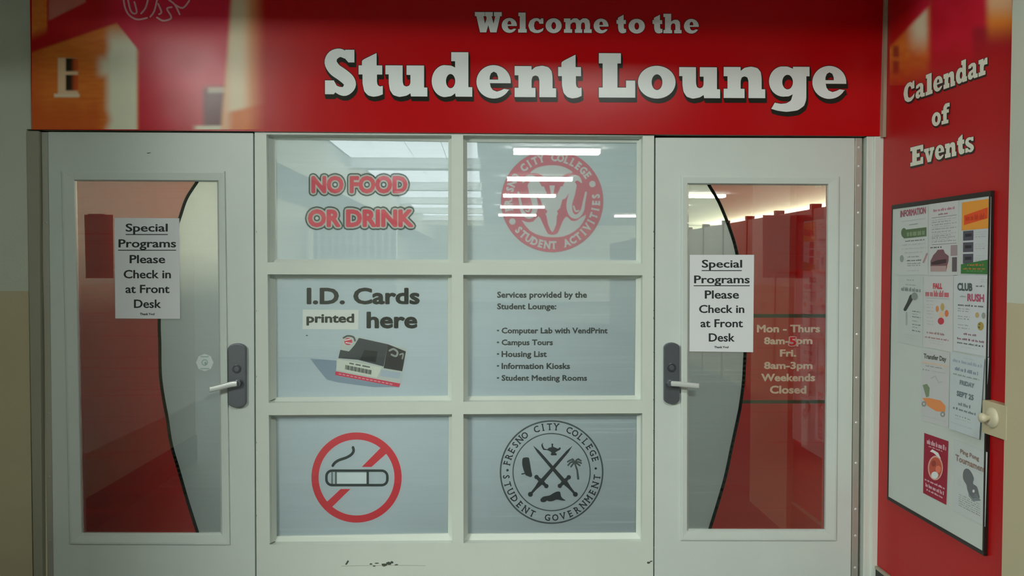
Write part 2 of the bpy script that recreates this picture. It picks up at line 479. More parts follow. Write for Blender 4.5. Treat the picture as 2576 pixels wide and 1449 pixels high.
# hallway behind the camera
S(box('ceiling', (-7, -10, HZ), (7, -2.02, HZ + 0.1), M['hall']))
S(multi('wall_front', [((-7, -10.1, 0), (7, -10, HZ)), ((-7.1, -10, 0), (-7, -2.8, HZ)), ((7, -10, 0), (7.1, -1.6, HZ)), ((-7, -2.94, 0), (XL - 0.12, -2.82, HZ)), ((XW + 0.12, -1.75, 0), (7, -1.63, HZ))], M['hall']))
# lounge behind the glass
S(box('floor', (-3.2, 5.0, -0.1), (9.8, 31, 0), M['darkfloor']))
S(box('ceiling', (-3.2, 0.12, HZ), (9.8, 31, HZ + 0.1), M['dimceil']))
S(multi('wall_lounge', [((-3.2, 31, 0), (9.8, 31.1, HZ)), ((-3.3, .12, 0), (-3.2, 31, HZ)), ((XW + 0.12, .0, 0), (9.8, .12, HZ)), ((-3.2, 0.0, 0), (XL - .12, .12, HZ)), ((XL - .12, .005, zc), (XW + .12, .12, HZ))], M['lounge']))
S(box('trim_12', (-3.2, 1.2, 2.55), (-2.12, 30.9, HZ), M['lounge']))
for k in range(7):
    yb_ = 9.25 + 3.74 * (k - 1)
    S(box('ceiling_beam', (-2.12, yb_, HZ - 0.17), (-0.1, yb_ + .25, HZ), M['ceil']))
S(multi('wall_window_side', [((9.8, .1, 0), (9.9, 31, 2.5)), ((9.8, .1, 3.1), (9.9, 31, HZ)), ((9.8, .1, 2.5), (9.9, 5, 3.1))], M['lounge']))
wn = S(empty('window_2', (9.82, 16, 1.9)))
put('pane', [(9.82, 30, 2.5), (9.82, 5, 2.5), (9.82, 5, 3.1), (9.82, 30, 3.1)], [(0, 1, 2, 3)], M['win'], wn)
for k in range(9): box('mullion', (9.78, 5 + 3 * k - .04, 2.5), (9.82, 5 + 3 * k + .04, 3.1), M['frame'], wn)
S(box('baseboard_left', (XL, -2.82, 0), (XL + 0.012, 0.0, 0.2), M['base']))

# jambs, gap strips
pl = lambda x, y, Y=0: P(x, y, Y)
def down(a, b, z=0.005):
    """continue the line a->b (world) to height z"""
    t = (z - a.z) / (b.z - a.z); return a + (b - a) * t
def strip(tl, tr, bl, br, Y0, depth, name, m, parent=None, bevel=0.0, z=0.005):
    a, b, c, d = P(*tl, Y0), P(*tr, Y0), P(*br, Y0), P(*bl, Y0)
    return prism(name, [a, b, down(b, c, z), down(a, d, z)], depth, m, parent, bevel)
S(strip((66, 329), (97, 329), (84, 1449), (106, 1449), -0.012, 0.13, 'trim_1', M['jamb'], bevel=0.003))
S(strip((2181, 343), (2229, 343), (2172, 1449), (2217, 1449), -0.012, 0.13, 'trim_2', M['frame'], bevel=0.004))
S(strip((2200, 343), (2224, 343), (2192, 1449), (2213, 1449), -0.022, 0.02, 'trim_3', M['frame'], bevel=0.004))
# black strips added behind the door gaps to stand for their shade
S(box('trim_4', (x_l, 0.046, 0), (XW, 0.09, 0.04), M['dark']))
for i, xx in enumerate((101, 640, 1647, 2173)):
    a = P(xx, 900).x
    S(box('trim_%d' % (5 + i), (a - 0.03, 0.046, 0.04), (a + 0.03, 0.075, zhead + 0.02), M['dark']))
S(box('trim_9', (x_l, 0.046, zhead - 0.02), (XW, 0.1, zhead), M['dark']))

# side-wall base board with its cap bead
S(box('baseboard_right', (XW - 0.012, py_, 0), (XW, 0.0, 0.175), M['base']))
S(box('trim_10', (XW - 0.016, py_, 0.175), (XW, -0.005, 0.187), M['trimline']))

# ================================================================== central window
win1 = empty('window_1', (P(1140, 1000).x, 0, 0), 'pale painted six-pane interior window between the two doors', kind='structure')
def lerp(a, b, t): return a + (b - a) * t
cx = [(640.5, 645), (670, 679), (1136, 1137.5), (1165, 1166), (1617, 1615.5), (1645.5, 1643.5)]
ry = [(330, 340), (338, 342), (660, 663), (690, 692.5), (1013.5, 1008), (1044.5, 1039.5), (1370.5, 1363)]
def node(i, j):
    t = (ry[j][0] - 345) / 1025; x = lerp(*cx[i], t); y = lerp(*ry[j], (x - 670) / 946)
    return P(x, y)
V, Fc = [], []
N = {}
for j in range(8):
    for i in range(6):
        if j < 7: p = node(i, j)
        else: p = down(node(i, 0), node(i, 6), 0.01)
        N[i, j] = p
def fq(pts):
    o = len(V); V.extend(pts); Fc.append(tuple(range(o, o + len(pts))))
panes_px = {(0, 0): [(692, 350), (1128, 356), (1127, 653), (694, 652)], (1, 0): [(1175, 357), (1602, 359), (1600, 655), (1176, 654)],
            (0, 1): [(693, 700), (1127, 701), (1126.5, 996), (695, 1000)], (1, 1): [(1177, 701), (1600, 702), (1597, 995), (1177, 997)],
            (0, 2): [(694, 1049), (1129, 1046), (1127, 1342), (696, 1349)], (1, 2): [(1176, 1046), (1602, 1043), (1600, 1340), (1177, 1343)]}
GY = 0.058
for j in range(7):
    for i in range(5):
        q = [N[i, j], N[i + 1, j], N[i + 1, j + 1], N[i, j + 1]]
        if i in (1, 3) and j in (1, 3, 5):
            gq = quadP(panes_px[(i - 1) // 2, (j - 1) // 2], GY - 0.004)
            inner = push(q, GY - 0.018)
            v, f = ring([q, inner, gq, push(gq, 0.012)])
            o = len(V); V += v; Fc += [tuple(o + k for k in x) for x in f]
        else: fq(q)
# outer sides and back
for a, b in [((0, 0), (0, 7)), ((5, 0), (5, 7)), ((0, 0), (5, 0))]:
    p, q = N[a], N[b]; fq([p, q, q + Vector((0, .07, 0)), p + Vector((0, .07, 0))])
put('window_frame', V, Fc, M['frame'], win1)
win_panes = {}
labels = {(0, 0): 'pane lettered NO FOOD OR DRINK', (1, 0): 'pane with a round red emblem', (0, 1): 'pane lettered I.D. Cards printed here',
          (1, 1): 'pane listing the services provided', (0, 2): 'pane with a no smoking symbol', (1, 2): 'pane with a round black seal'}
for key, q in panes_px.items():
    gq = quadP(q, GY); c = sum(gq, Vector()) / 4
    big = [c + (p - c) * 1.012 for p in gq]
    pn = prism('pane', big, 0.004, M['glass'], win1)
    pn['label'] = labels[key]
    prism('film', push(big, 0.0062), 0.001, M['white_film'], pn)
    win_panes[key] = pn
LAY = Plane((0, GY + 0.0060, 0), (0, -1, 0))   # lettering sits on the film, behind the glass

INK = rgb(22, 24, 22); K = 0.5
RED = rgb(150, 35, 50, K); WHT = (0.66, 0.70, 0.68)
# NO FOOD / OR DRINK
it = []
for s, bb in (('NO FOOD', (783, 442, 1025, 487)), ('OR DRINK', (774, 526, 1040, 572))):
    a, b2, c2 = text(s, rq(*bb), 0.055, grow=(0.06, 0.125))
    it += [(c2, rgb(48, 58, 54, K), 0), (b2, rgb(158, 166, 160, K), 1), (a, rgb(178, 62, 78, K), 2)]
raster('lettering', it, LAY, M['perf'], win_panes[0, 0], (762, 428, 1056, 584), 1.4, 0.0)

# I.D. Cards / printed here + card picture
it = []
for s, bb, wd in (('I.D. Cards', (771.5, 723.5, 1056, 766), 0.036), ('here', (922, 784, 1050, 826.5), 0.036)):
    it.append((text(s, rq(*bb), wd)[0], rgb(30, 32, 28, K), 1))
it.append((Shape().poly([(761.6, 778.6), (902, 779.5), (901, 829), (761, 828)]), (0.80, 0.82, 0.78), 1))
it.append((text('printed', rq(770.8, 789, 891, 819), 0.035)[0], rgb(40, 42, 38, K), 2))
it.append((Shape().poly([(780, 902), (847, 907), (846, 945), (1003, 974), (940, 974), (850, 962), (822, 955), (800, 928)]), rgb(108, 122, 135, K), 1))
it.append((Shape().poly([(862, 845), (880, 843), (1022, 876), (1023, 884), (1005, 973), (843, 943), (848, 915)]), rgb(150, 155, 152, K), 2))
it.append((Shape().poly([(903, 850), (976, 866), (965, 922), (900, 905), (851, 901), (856, 880), (878, 884), (892, 868)]), rgb(55, 58, 62, K), 3))
it.append((Shape().poly([(917, 880), (950, 884), (945, 912), (905, 905)]), rgb(32, 33, 36, K), 4))
it.append((Shape().poly([(976, 866), (1021, 884), (1012, 934), (965, 926)]), rgb(48, 46, 46, K), 3))
it.append((Shape().stroke(smooth_path([(980, 882), (990, 878), (1000, 886), (996, 896), (985, 892)], 4), 2.4), rgb(125, 128, 125, K), 4))
it.append((Shape().stroke(smooth_path([(1006, 892), (1014, 890), (1012, 902)], 4), 1.8), rgb(125, 128, 125, K), 4))
it.append((Shape().poly([(958, 930), (1008, 938), (1005, 953), (956, 946)]), rgb(135, 145, 155, K), 4))
it.append((Shape().poly([(847, 903), (961, 924), (948, 950), (846, 931)]), rgb(165, 168, 160, K), 5))
it.append((Shape().poly([(844.5, 934), (1007, 965), (1004, 974), (843, 943.5)]), rgb(165, 45, 65, K), 5))
for k in range(22):
    x = 869 + k * 3.05; y = 918 + k * 0.62
    it.append((Shape().quad((x, y), (x + 1.5 + (k % 3) * 0.5, y + .3), (x + 0.5 + (k % 3) * .5, y + 11.5), (x - 1, y + 11)), rgb(45, 50, 45, K), 6))
for a_, b_ in ((0, .22), (.3, .55), (.63, 1)):
    it.append((Shape().quad((879 + 52 * a_, 912 + 10 * a_), (879 + 52 * b_, 912 + 10 * b_), (878.5 + 52 * b_, 915.5 + 10 * b_), (878.5 + 52 * a_, 915.5 + 10 * a_)), rgb(85, 88, 82, K), 6))
for k in range(14):
    a_, b_ = k / 14, k / 14 + .05
    it.append((Shape().quad((852 + 138 * a_, 939 + 27 * a_), (852 + 138 * b_, 939 + 27 * b_), (851.6 + 138 * b_, 941.6 + 27 * b_), (851.6 + 138 * a_, 941.6 + 27 * a_)), rgb(205, 120, 135, K), 6))
it.append((Shape().fan(876, 859, 10, 9, 20), rgb(165, 60, 75, K), 4))
it.append((Shape().stroke(smooth_path([(864, 850), (875, 845), (889, 848), (893, 857)], 4), 2.2), rgb(70, 75, 72, K), 5))
it.append((Shape().stroke([(868, 856), (882, 853)], 1.3).stroke([(870, 862), (884, 864)], 1.3), rgb(205, 190, 185, K), 5))
it.append((Shape().fan(772, 844, 3, 1.4, 8), rgb(60, 64, 60, K), 1))
sheet('lettering', it, LAY, M['letter'], win_panes[0, 1])

# services list
it = []
for s, bb in (('Services provided by the', (1250.5, 733.4, 1476.6, 754)), ('Student Lounge:', (1250.5, 763, 1399.6, 783)),
              ('Computer Lab with VendPrint', (1261.7, 824, 1528.8, 843.5)), ('Campus Tours', (1261.7, 853.8, 1391, 873)),
              ('Housing List', (1261.7, 883, 1375.5, 903)), ('Information Kiosks', (1261.7, 913, 1434, 928.6)), ('Student Meeting Rooms', (1261.7, 943.3, 1477, 962.5))):
    it.append((text(s, rq(*bb), 0.032, res=2)[0], rgb(62, 66, 64, K), 1))
    if bb[0] > 1260: it.append((Shape().rect(1250, bb[1] + 5.5, 1255.5, bb[1] + 9.5), rgb(75, 80, 78, K), 1))
sheet('lettering', it, LAY, M['letter'], win_panes[1, 1])

# no smoking symbol
z7 = lambda x, y: (620 + x / 3.377, 1020 + y / 3.377)
ox, oy = z7(935, 612)
ns_r = rgb(168, 42, 52, K)
it = [(Shape().annulus(ox, oy, 113.5, 95.5), ns_r, 1),
      (Shape().poly([z7(1140, 360), z7(1200, 398), z7(1062, 522), z7(980, 522)]), ns_r, 1),
      (Shape().poly([z7(800, 710), z7(882, 710), z7(722, 868), z7(680, 822)]), ns_r, 1),
      (Shape().stroke([z7(*p) for p in smooth_path([(733, 512), (750, 488), (785, 465), (850, 442), (893, 415), (910, 385), (905, 356)], 5)], 3.4), rgb(38, 46, 44, K), 1)]
cg = Shape()
def rrect(x0, y0, x1, y1, r, n=6):
    p = []
    for (cx_, cy_, a) in ((x1 - r, y0 + r, -90), (x1 - r, y1 - r, 0), (x0 + r, y1 - r, 90), (x0 + r, y0 + r, 180)):
        p += [(cx_ + r * math.cos(math.radians(a + 90 * k / n)), cy_ + r * math.sin(math.radians(a + 90 * k / n))) for k in range(n + 1)]
    return p
cg.stroke([z7(*p) for p in rrect(679, 554, 1197, 677, 48)], 3.2, closed=True)
cg.stroke([z7(1030, 560), z7(1030, 672)], 2.9, caps=False)
it.append((cg, rgb(38, 46, 44, K), 1))
cg = Shape().stroke([z7(727, 562), z7(727, 668)], 1.5, caps=False).stroke([z7(760, 562), z7(760, 668)], 2.2, caps=False)
it.append((cg, rgb(70, 78, 76, K), 1))
it.append((Shape().poly([z7(745, 600), z7(1020, 572), z7(1020, 664), z7(768, 664), z7(768, 572), z7(1020, 572)][2:]), rgb(168, 176, 178, K), 0))
sheet('lettering', it, LAY, M['letter'], win_panes[0, 2])

# ---- circular lettering
L4 = lambda *p: p
SERIF = {'F': L4((0, 0), (0, 1)), 'R': L4((0, 0), (0, 1), (1, 0)), 'E': L4((0, 0), (0, 1)), 'N': L4((0, 0), (0, 1), (1, 1)), 'L': L4((0, 0), (0, 1)), 'I': L4((.5, 0), (.5, 1)),
         'M': L4((0, 0), (1, 0), (0, 1), (1, 1)), 'D': L4((0, 0), (0, 1)), 'A': L4((0, 0), (1, 0)), 'T': L4((.5, 0), ), 'Y': L4((.5, 0), (0, 1), (1, 1)), 'V': L4((0, 1), (1, 1)), 'U': L4((0, 1), (1, 1))}
def arc_text(s, c, r, h, a0, step, bottom, wd, serif=False, sx=1.0, res=2):
    out = Shape()
    for k, ch in enumerate(s):
        if ch == ' ': continue
        se = font(ch, res); g = bold(se, wd); x0, y0, x1, y1 = g.bbox()
        cap = 0.70
        ph = math.radians(a0 + (step * k if bottom else -step * k)); mx = (x0 + x1) / 2
        if serif:
            for (fx, fy) in SERIF.get(ch, ()):
                xc_ = x0 + .07 + fx * (x1 - x0 - .14); g.rect(xc_ - .13, fy * cap - .045, xc_ + .13, fy * cap + .045)
        rad = (math.cos(ph), -math.sin(ph)); tan = (math.sin(ph), math.cos(ph))
        if bottom: up = (-rad[0], -rad[1]); tg = (-tan[0], -tan[1])
        else: up = rad; tg = tan
        def fn(x, y):
            u = (x - mx) * h / cap * sx; v = (y - cap / 2) * h / cap
            return (c[0] + rad[0] * r + tg[0] * u + up[0] * v, c[1] + rad[1] * r + tg[1] * u + up[1] * v)
        out.add(g.map(fn))
    return out
# student government seal
c2 = (1387.6, 1187.6); blk = rgb(44, 50, 50, K); soft = rgb(70, 78, 77, K)
zs = lambda x, y: (1130 + x / 3.377, 1020 + y / 3.377)
zz = lambda pts: [zs(*p) for p in pts]
it = [(Shape().annulus(*c2, 130.5, 126.6), soft, 1), (Shape().annulus(*c2, 98.5, 95.6), soft, 1),
      (arc_text('FRESNO CITY COLLEGE', c2, 114.5, 16, 168.5, 8.44, False, 0.022, True, 0.92), blk, 1),
      (arc_text('STUDENT GOVERNMENT', c2, 114.5, 16, 186, 9.85, True, 0.022, True, 0.92), blk, 1),
      (Shape().fan(*zs(495, 550), 3.2, 3.2).fan(*zs(1245, 535), 3, 3), blk, 1)]
def sword(tip, pom, g0, g1):
    s = Shape()
    dx, dy = pom[0] - tip[0], pom[1] - tip[1]; L = math.hypot(dx, dy); nx, ny = -dy / L, dx / L
    gx, gy = (g0[0] + g1[0]) / 2, (g0[1] + g1[1]) / 2
    s.poly(zz([tip, (tip[0] + dx * .12 + nx * 11, tip[1] + dy * .12 + ny * 11), (gx + nx * 17, gy + ny * 17), (gx - nx * 17, gy - ny * 17), (tip[0] + dx * .12 - nx * 11, tip[1] + dy * .12 - ny * 11)]))
    s.stroke(zz([(gx, gy), ((gx + pom[0]) / 2, (gy + pom[1]) / 2), pom]), [7, 3.6, 2.6]); s.fan(*zs(*pom), 6.2, 6.2, 16)
    s.stroke(zz([g0, (gx, gy), g1]), [3, 6, 3]); s.fan(*zs(*g0), 5.6, 5.6, 16); s.fan(*zs(*g1), 5.6, 5.6, 16)
    return s
it.append((sword((712, 340), (1072, 755), (940, 683), (1016, 610)), blk, 1))
it.append((sword((1048, 342), (690, 755), (742, 608), (825, 685)), blk, 2))
# oil lamp
lp = Shape().poly(zz([(790, 362), (800, 378), (835, 380), (860, 392), (870, 400), (862, 415), (868, 424), (912, 424), (914, 410), (900, 402), (915, 390), (940, 378), (950, 362), (938, 355), (925, 368), (905, 360), (885, 352), (850, 358), (832, 372), (808, 366), (800, 350), (786, 345)]))
lp.stroke(zz([(793, 350), (788, 335), (796, 322)]), [2.2, 1.6, .6]); lp.stroke(zz([(876, 356), (876, 328)]), [2, 1.4]); lp.fan(*zs(876, 330), 2.6, 1.6)
it.append((lp, blk, 1))
# owl
ow = Shape().poly(zz(smooth_path([(625, 450), (640, 442), (672, 442), (680, 455), (688, 500), (698, 560), (705, 590), (700, 605), (685, 608), (668, 600), (650, 592), (636, 560), (622, 510), (620, 475)], 4, True)))
ow.stroke(zz([(618, 582), (650, 576), (690, 582)]), 1.6)
it.append((ow, blk, 1))
# palm
pm = Shape().stroke(zz([(1070, 500), (1088, 550), (1096, 622)]), [2, 2.2, 2.8])
for q in ([(1065, 485), (1040, 462), (1006, 478)], [(1065, 485), (1035, 482), (1010, 508)], [(1065, 485), (1050, 500), (1035, 520)], [(1065, 485), (1090, 458), (1120, 470)], [(1065, 485), (1095, 480), (1122, 490)], [(1065, 485), (1088, 495), (1110, 510)], [(1065, 485), (1055, 462), (1045, 455)], [(1065, 485), (1085, 462), (1100, 455)]):
    pm.stroke(zz(smooth_path(q, 4)), 2.1)
it.append((pm, soft, 1))
# resting animal silhouette
it.append((Shape().poly(zz(smooth_path([(775, 800), (800, 775), (850, 765), (885, 745), (915, 732), (942, 735), (950, 770), (965, 790), (988, 806), (960, 808), (915, 800), (880, 812), (850, 815), (830, 808), (815, 820), (785, 820)], 4, True))), blk, 1))
sheet('seal', it, LAY, M['letter'], win_panes[1, 2])

# student activities emblem
c1 = (1389, 506); rose = rgb(188, 92, 106, K); pale = rgb(186, 192, 196, K)
za = lambda x, y: (1130 + x / 4.025, 320 + y / 4.025)
zb = lambda pts: [za(*p) for p in pts]
it = [(Shape().fan(*c1, 128.6, 128.6, 96), rose, 0), (arc_text('FRESNO CITY COLLEGE', c1, 110.5, 18, 190, 8.55, False, 0.045, True, 0.86), pale, 2),
      (arc_text('STUDENT ACTIVITIES', c1, 110.5, 18, 220.7, 8.57, True, 0.045, True, 0.86), pale, 2),
      (Shape().fan(*za(1450, 575), 8, 8).fan(*za(640, 955), 8, 8), pale, 2)]
inn = Shape()
inn.poly(zb(smooth_path([(820, 462), (880, 415), (960, 392), (1045, 385), (1120, 392), (1190, 415), (1250, 458), (1180, 475), (1110, 520), (1045, 540), (985, 525), (930, 480), (875, 465)], 3, True)))      # field above the head
inn.poly(zb(smooth_path([(735, 945), (780, 960), (850, 955), (905, 900), (940, 960), (985, 1055), (1010, 1085), (1080, 1085), (1110, 1050), (1150, 950), (1190, 905), (1235, 945), (1290, 945), (1385, 885), (1350, 970), (1275, 1050), (1160, 1105), (1040, 1115), (930, 1100), (820, 1050)], 2, True)))
for mir in (0, 1):
    mp = (lambda x, y: (2085 - x, y)) if mir else (lambda x, y: (x, y))
    horn = [(1330, 590), (1345, 545), (1300, 500), (1235, 510), (1195, 580), (1195, 660)]
    inn.stroke(zb([mp(*p) for p in smooth_path([(1340, 560), (1300, 515), (1240, 530), (1195, 600), (1150, 690)], 4)]), [1.5 + 9 * min(1, i / 8) for i in range(17)])
    inn.stroke(zb([mp(*p) for p in smooth_path([(1255, 590), (1240, 680), (1215, 790), (1235, 880), (1290, 905), (1345, 850), (1365, 760), (1385, 660)], 4)]), [9 - 0.24 * i for i in range(29)])
    inn.stroke(zb([mp(*p) for p in smooth_path([(1260, 800), (1280, 850), (1310, 845)], 4)]), 2)
inn.poly(zb([(960, 600), (1000, 700), (1085, 700), (1130, 600), (1180, 600), (1150, 720), (1120, 830), (1090, 900), (1085, 980), (1060, 1040), (1045, 1065), (1025, 1040), (1000, 980), (985, 900), (950, 820), (920, 720), (890, 600)]))
inn.poly(zb([(1015, 590), (1070, 590), (1050, 700), (1035, 700)]))
it.append((inn, pale, 1))
eye = Shape().poly(zb([(1090, 850), (1140, 800), (1150, 830), (1105, 880)])).poly(zb([(995, 850), (945, 800), (935, 830), (980, 880)])).poly(zb([(1015, 1072), (1075, 1072), (1060, 1088), (1030, 1088)]))
it.append((eye, rose, 2))
raster('emblem', it, LAY, M['perf'], win_panes[1, 0], (1256, 373, 1522, 638), 1.4, 0.0, 0.72)

# scuffs on the frame
sc = [(Shape().poly([(868, 1420), (875, 1409), (878, 1412), (872, 1421)]), rgb(50, 55, 45, K), 1)]
for (x, y, rx, ry_) in ((933, 1419, 5, 2), (941, 1424, 4, 2), (948, 1417, 6, 1.5), (966, 1421, 8, 4), (978, 1417, 7, 4), (986, 1415, 5, 3), (997, 1421, 5, 2), (1632, 1415, 5, 3), (1638, 1412, 4, 2)):
    sc.append((Shape().poly([(x + rx * (0.7 + .5 * random.random()) * math.cos(a), y + ry_ * (0.6 + .7 * random.random()) * math.sin(a)) for a in [k * .785 for k in range(8)]]), rgb(55, 60, 52, K), 1))
for y in (1368, 1009):
    sc.append((Shape().poly([(677, y), (690, y - 6), (694, y - 5), (684, y)]), rgb(70, 74, 60, K), 1))
for k in range(15):
    y = 560 + k * 60 + random.random() * 50
    if y > 1440: break
    r_ = random.random()
    sc.append((Shape().poly([(1643, y), (1645, y - 2 - 5 * r_), (1645.6, y + 2 + 3 * r_)]), rgb(85, 88, 72, K), 1))
    if k % 3 == 0: sc.append((Shape().poly([(645.8, y), (644.2, y - 2 - 3 * r_), (645, y + 4)]), rgb(85, 88, 72, K), 1))
sc.append((Shape().stroke([(860, 1424), (905, 1423), (1000, 1422), (1070, 1423)], .5), rgb(120, 122, 105, K), 1))
sheet('scuff', sc, Plane((0, -0.0005, 0), (0, -1, 0)), M['print'], win1)

# ================================================================== doors
def make_door(name, label, leaf, trim, glassq, side, curve, hing):
    """leaf: TL,TR,BL,BR (BL,BR at the picture's lower edge). side: which way the film curve opens"""
    a, b, d, c = (P(*p) for p in leaf)
    BL, BR = down(a, d, 0.008), down(b, c, 0.008)
    root = empty(name, ((BL.x + BR.x) / 2, 0, 0), label, kind='structure')
    outer = [a, b, BR, BL]
    tq = quadP(trim, 0); gy = 0.014
    gq = quadP(glassq, gy)
    v, f = ring([tq, outer, push(outer, 0.042)])
    put('door_leaf', v, f, M['paint'], root)
    cen = sum(tq, Vector()) / 4
    tout = push(tq, -0.008)
    shrink = lambda q, k: [Vector((cen.x + (p.x - cen.x) * (1 - k / abs(q[1].x - q[0].x) * 2), p.y, cen.z + (p.z - cen.z) * (1 - k / abs(q[0].z - q[3].z) * 2))) for p in q]
    v, f = ring([push(tq, 0.001), tout, shrink(tout, 0.004), ])
    g0 = quadP(glassq, -0.006); cg_ = sum(g0, Vector()) / 4
    lip = [cg_ + (p - cg_) * 1.0 for p in g0]
    lip = [Vector((p.x + (0.006 if p.x > cg_.x else -0.006), p.y, p.z + (0.006 if p.z > cg_.z else -0.010))) for p in lip]
    o_ = shrink(push(tout, -0.001), 0.008)
    v, f = ring([push(tq, 0.001), tout, o_, lip, push(gq, -0.001), push(gq, 0.012)])
    put('glazing_trim', v, f, M['paint'], root)
    cg2 = sum(gq, Vector()) / 4
    big = [cg2 + (p - cg2) * 1.01 for p in gq]
    pane = prism('glass_pane', big, 0.004, M['glass'], root)
    FP = Plane((0, gy + 0.0062, 0), (0, -1, 0))
    (tlx, tly), (trx, try_), (brx, bry), (blx, bly) = glassq
    e = 8
    pts = smooth_path(curve, 6)
    pts = [(pts[0][0] + (pts[0][0] - pts[1][0]) , tly - e)] + pts + [(pts[-1][0] + (pts[-1][0] - pts[-2][0]) * .6, bly + e)]
    half = 4.0
    if side == 'left':   # red on the left
        redp = [(tlx - e, tly - e)] + pts + [(blx - e, bly + e)]
        gry = [(trx + e, try_ - e)] + pts + [(brx + e, bry + e)]
    else:
        redp = [(trx + e, try_ - e)] + pts + [(brx + e, bry + e)]
        gry = [(tlx - e, tly - e)] + pts + [(blx - e, bly + e)]
    def flat(nm, poly, m, off):
        sh = poly if isinstance(poly, Shape) else Shape().poly(poly)
        me = bpy.data.meshes.new(nm); me.from_pydata([tuple(FP(x, y, off)) for x, y in sh.v], [], sh.t)
        return attach(nm, me, m, pane)
    r = flat('red_film', redp, M['red_film'], 0); r['label'] = 'red window film with a curved edge'
    flat('grey_film', gry, M['grey_film'], 0)
    flat('film_edge_line', Shape().stroke(pts, half, caps=False), M['edge_film'], 0.0006)
    # hinge
    (h0, h1, h2, h3) = hing
    q = [P(*h0, 0.004), P(*h1, 0.004), P(*h3, 0.004), P(*h2, 0.004)]
    hp = prism('continuous_hinge', [q[0], q[1], down(q[1], q[2], 0.02), down(q[0], q[3], 0.02)], 0.02, M['hinge'], root, bevel=0.002)
    return root, pane, hp

dl, pane_l, hinge_l = make_door('door_1', 'left pale painted door with red film and a long glass panel',
    [(121, 332), (636.5, 335), (135, 1449), (641.5, 1449)],
    [(157, 430.5), (566, 431), (579, 1369), (178, 1367)],
    [(190, 455), (546.5, 457), (555.5, 1341), (208, 1340)], 'left',
    [(497, 456), (469.5, 499), (453, 546), (425, 630), (406, 715), (400.5, 804), (402, 866), (403.5, 943), (411.6, 1004), (420, 1049), (431, 1118), (450, 1184), (469.6, 1253), (497, 1340)],
    [(104, 332), (120, 332), (119.5, 1449), (134.5, 1449)])
dr, pane_r, hinge_r = make_door('door_2', 'right pale painted door with film lettered with opening hours',
    [(1649.5, 346.5), (2150, 347.5), (1646.5, 1449), (2140, 1449)],
    [(1712.5, 442), (2109, 444), (2101.6, 1358.5), (1711.6, 1358)],
    [(1732.5, 464), (2080.5, 466), (2073.5, 1331.5), (1731.5, 1331)], 'right',
    [(1783, 465), (1800, 493), (1813, 518), (1835, 573), (1853, 634), (1871, 740), (1876, 820), (1874, 890), (1870, 962), (1863, 1017), (1857, 1049), (1841, 1123.5), (1821.5, 1212), (1786, 1330)],
    [(2152, 347), (2169, 347), (2142, 1449), (2158, 1449)])
for y in (371, 418, 467, 535, 618, 725, 841, 950, 1063, 1165, 1281, 1348, 1428):
    x = 2161 - (y - 347) * 0.0092
    p = P(x, y, 0.004)
    bm = bmesh.new(); bmesh.ops.create_uvsphere(bm, u_segments=10, v_segments=6, radius=0.0062)
    for v_ in bm.verts: v_.co.y *= 0.5; v_.co += p
    me = bpy.data.meshes.new('screw'); bm.to_mesh(me); bm.free(); attach('screw', me, M['chrome'], hinge_r)
for y in (420, 560, 720, 880, 1040, 1200, 1360):
    x = 113 + (y - 332) * 0.0134
    p = P(x, y, 0.004)
    bm = bmesh.new(); bmesh.ops.create_uvsphere(bm, u_segments=10, v_segments=6, radius=0.005)
    for v_ in bm.verts: v_.co.y *= 0.4; v_.co += p
    me = bpy.data.meshes.new('screw'); bm.to_mesh(me); bm.free(); attach('screw', me, M['hinge'], hinge_l)

# hours lettering and its stripes on the right glass
PF = Plane((0, 0.014 + 0.0062, 0), (0, -1, 0))
tan = rgb(196, 158, 140, K)
it = []
for s, bb, c in (('Mon - Thurs', (1904, 817, 2063, 836.5), tan), ('8am-', (1922, 848, 1985, 866.5), tan), ('pm', (2003, 853, 2044, 871.5), tan),
              ('Fri.', (1962, 879, 2003, 897.5), tan), ('8am-3pm', (1922, 910, 2044, 934), tan), ('Weekends', (1915, 940, 2050.6, 959.5), tan), ('Closed', (1936.6, 970, 2028.5, 990.5), tan),
              ('5', (1985, 848, 2003, 870), (0.9, 0.03, 0.04))):
    if s == '5':
        a_, b_ = text(s, rq(*bb), 0.036, grow=(0.07,)); it += [(b_, rgb(225, 150, 150, K), 1), (a_, c, 2)]
    else: it.append((text(s, rq(*bb), 0.036)[0], c, 1))
sheet('hours_lettering', it, PF, M['letter'], pane_r, base=0.0006)
it = [(Shape().rect(1875, 790, 2082, 799), rgb(48, 52, 30, K), 0), (Shape().rect(1866, 1006.5, 2080, 1015), rgb(48, 52, 30, K), 0)]
sheet('film_stripe', it, PF, M['print'], pane_r, base=0.0003)
# round sticker on the left glass
it = [(Shape().fan(515, 912, 22, 22, 8), (0.86, 0.9, 0.9), 0), (Shape().annulus(515, 912, 8, 6), rgb(125, 142, 138, K), 1), (Shape().fan(517, 914, 3, 4, 8), rgb(125, 142, 138, K), 1)]
it.append((Shape().rect(505, 896, 525, 898.5).rect(504, 926, 527, 928.5), rgb(128, 145, 140, K), 1))
sheet('sticker', it, PF, M['print'], pane_l, base=0.0008)
sheet('scuff', [(Shape().poly([(368, 385), (378, 383.5), (380, 384.5), (372, 386.5)]), rgb(50, 50, 40, K), 1)], Plane((0, -0.0006, 0), (0, -1, 0)), M['print'], dl)
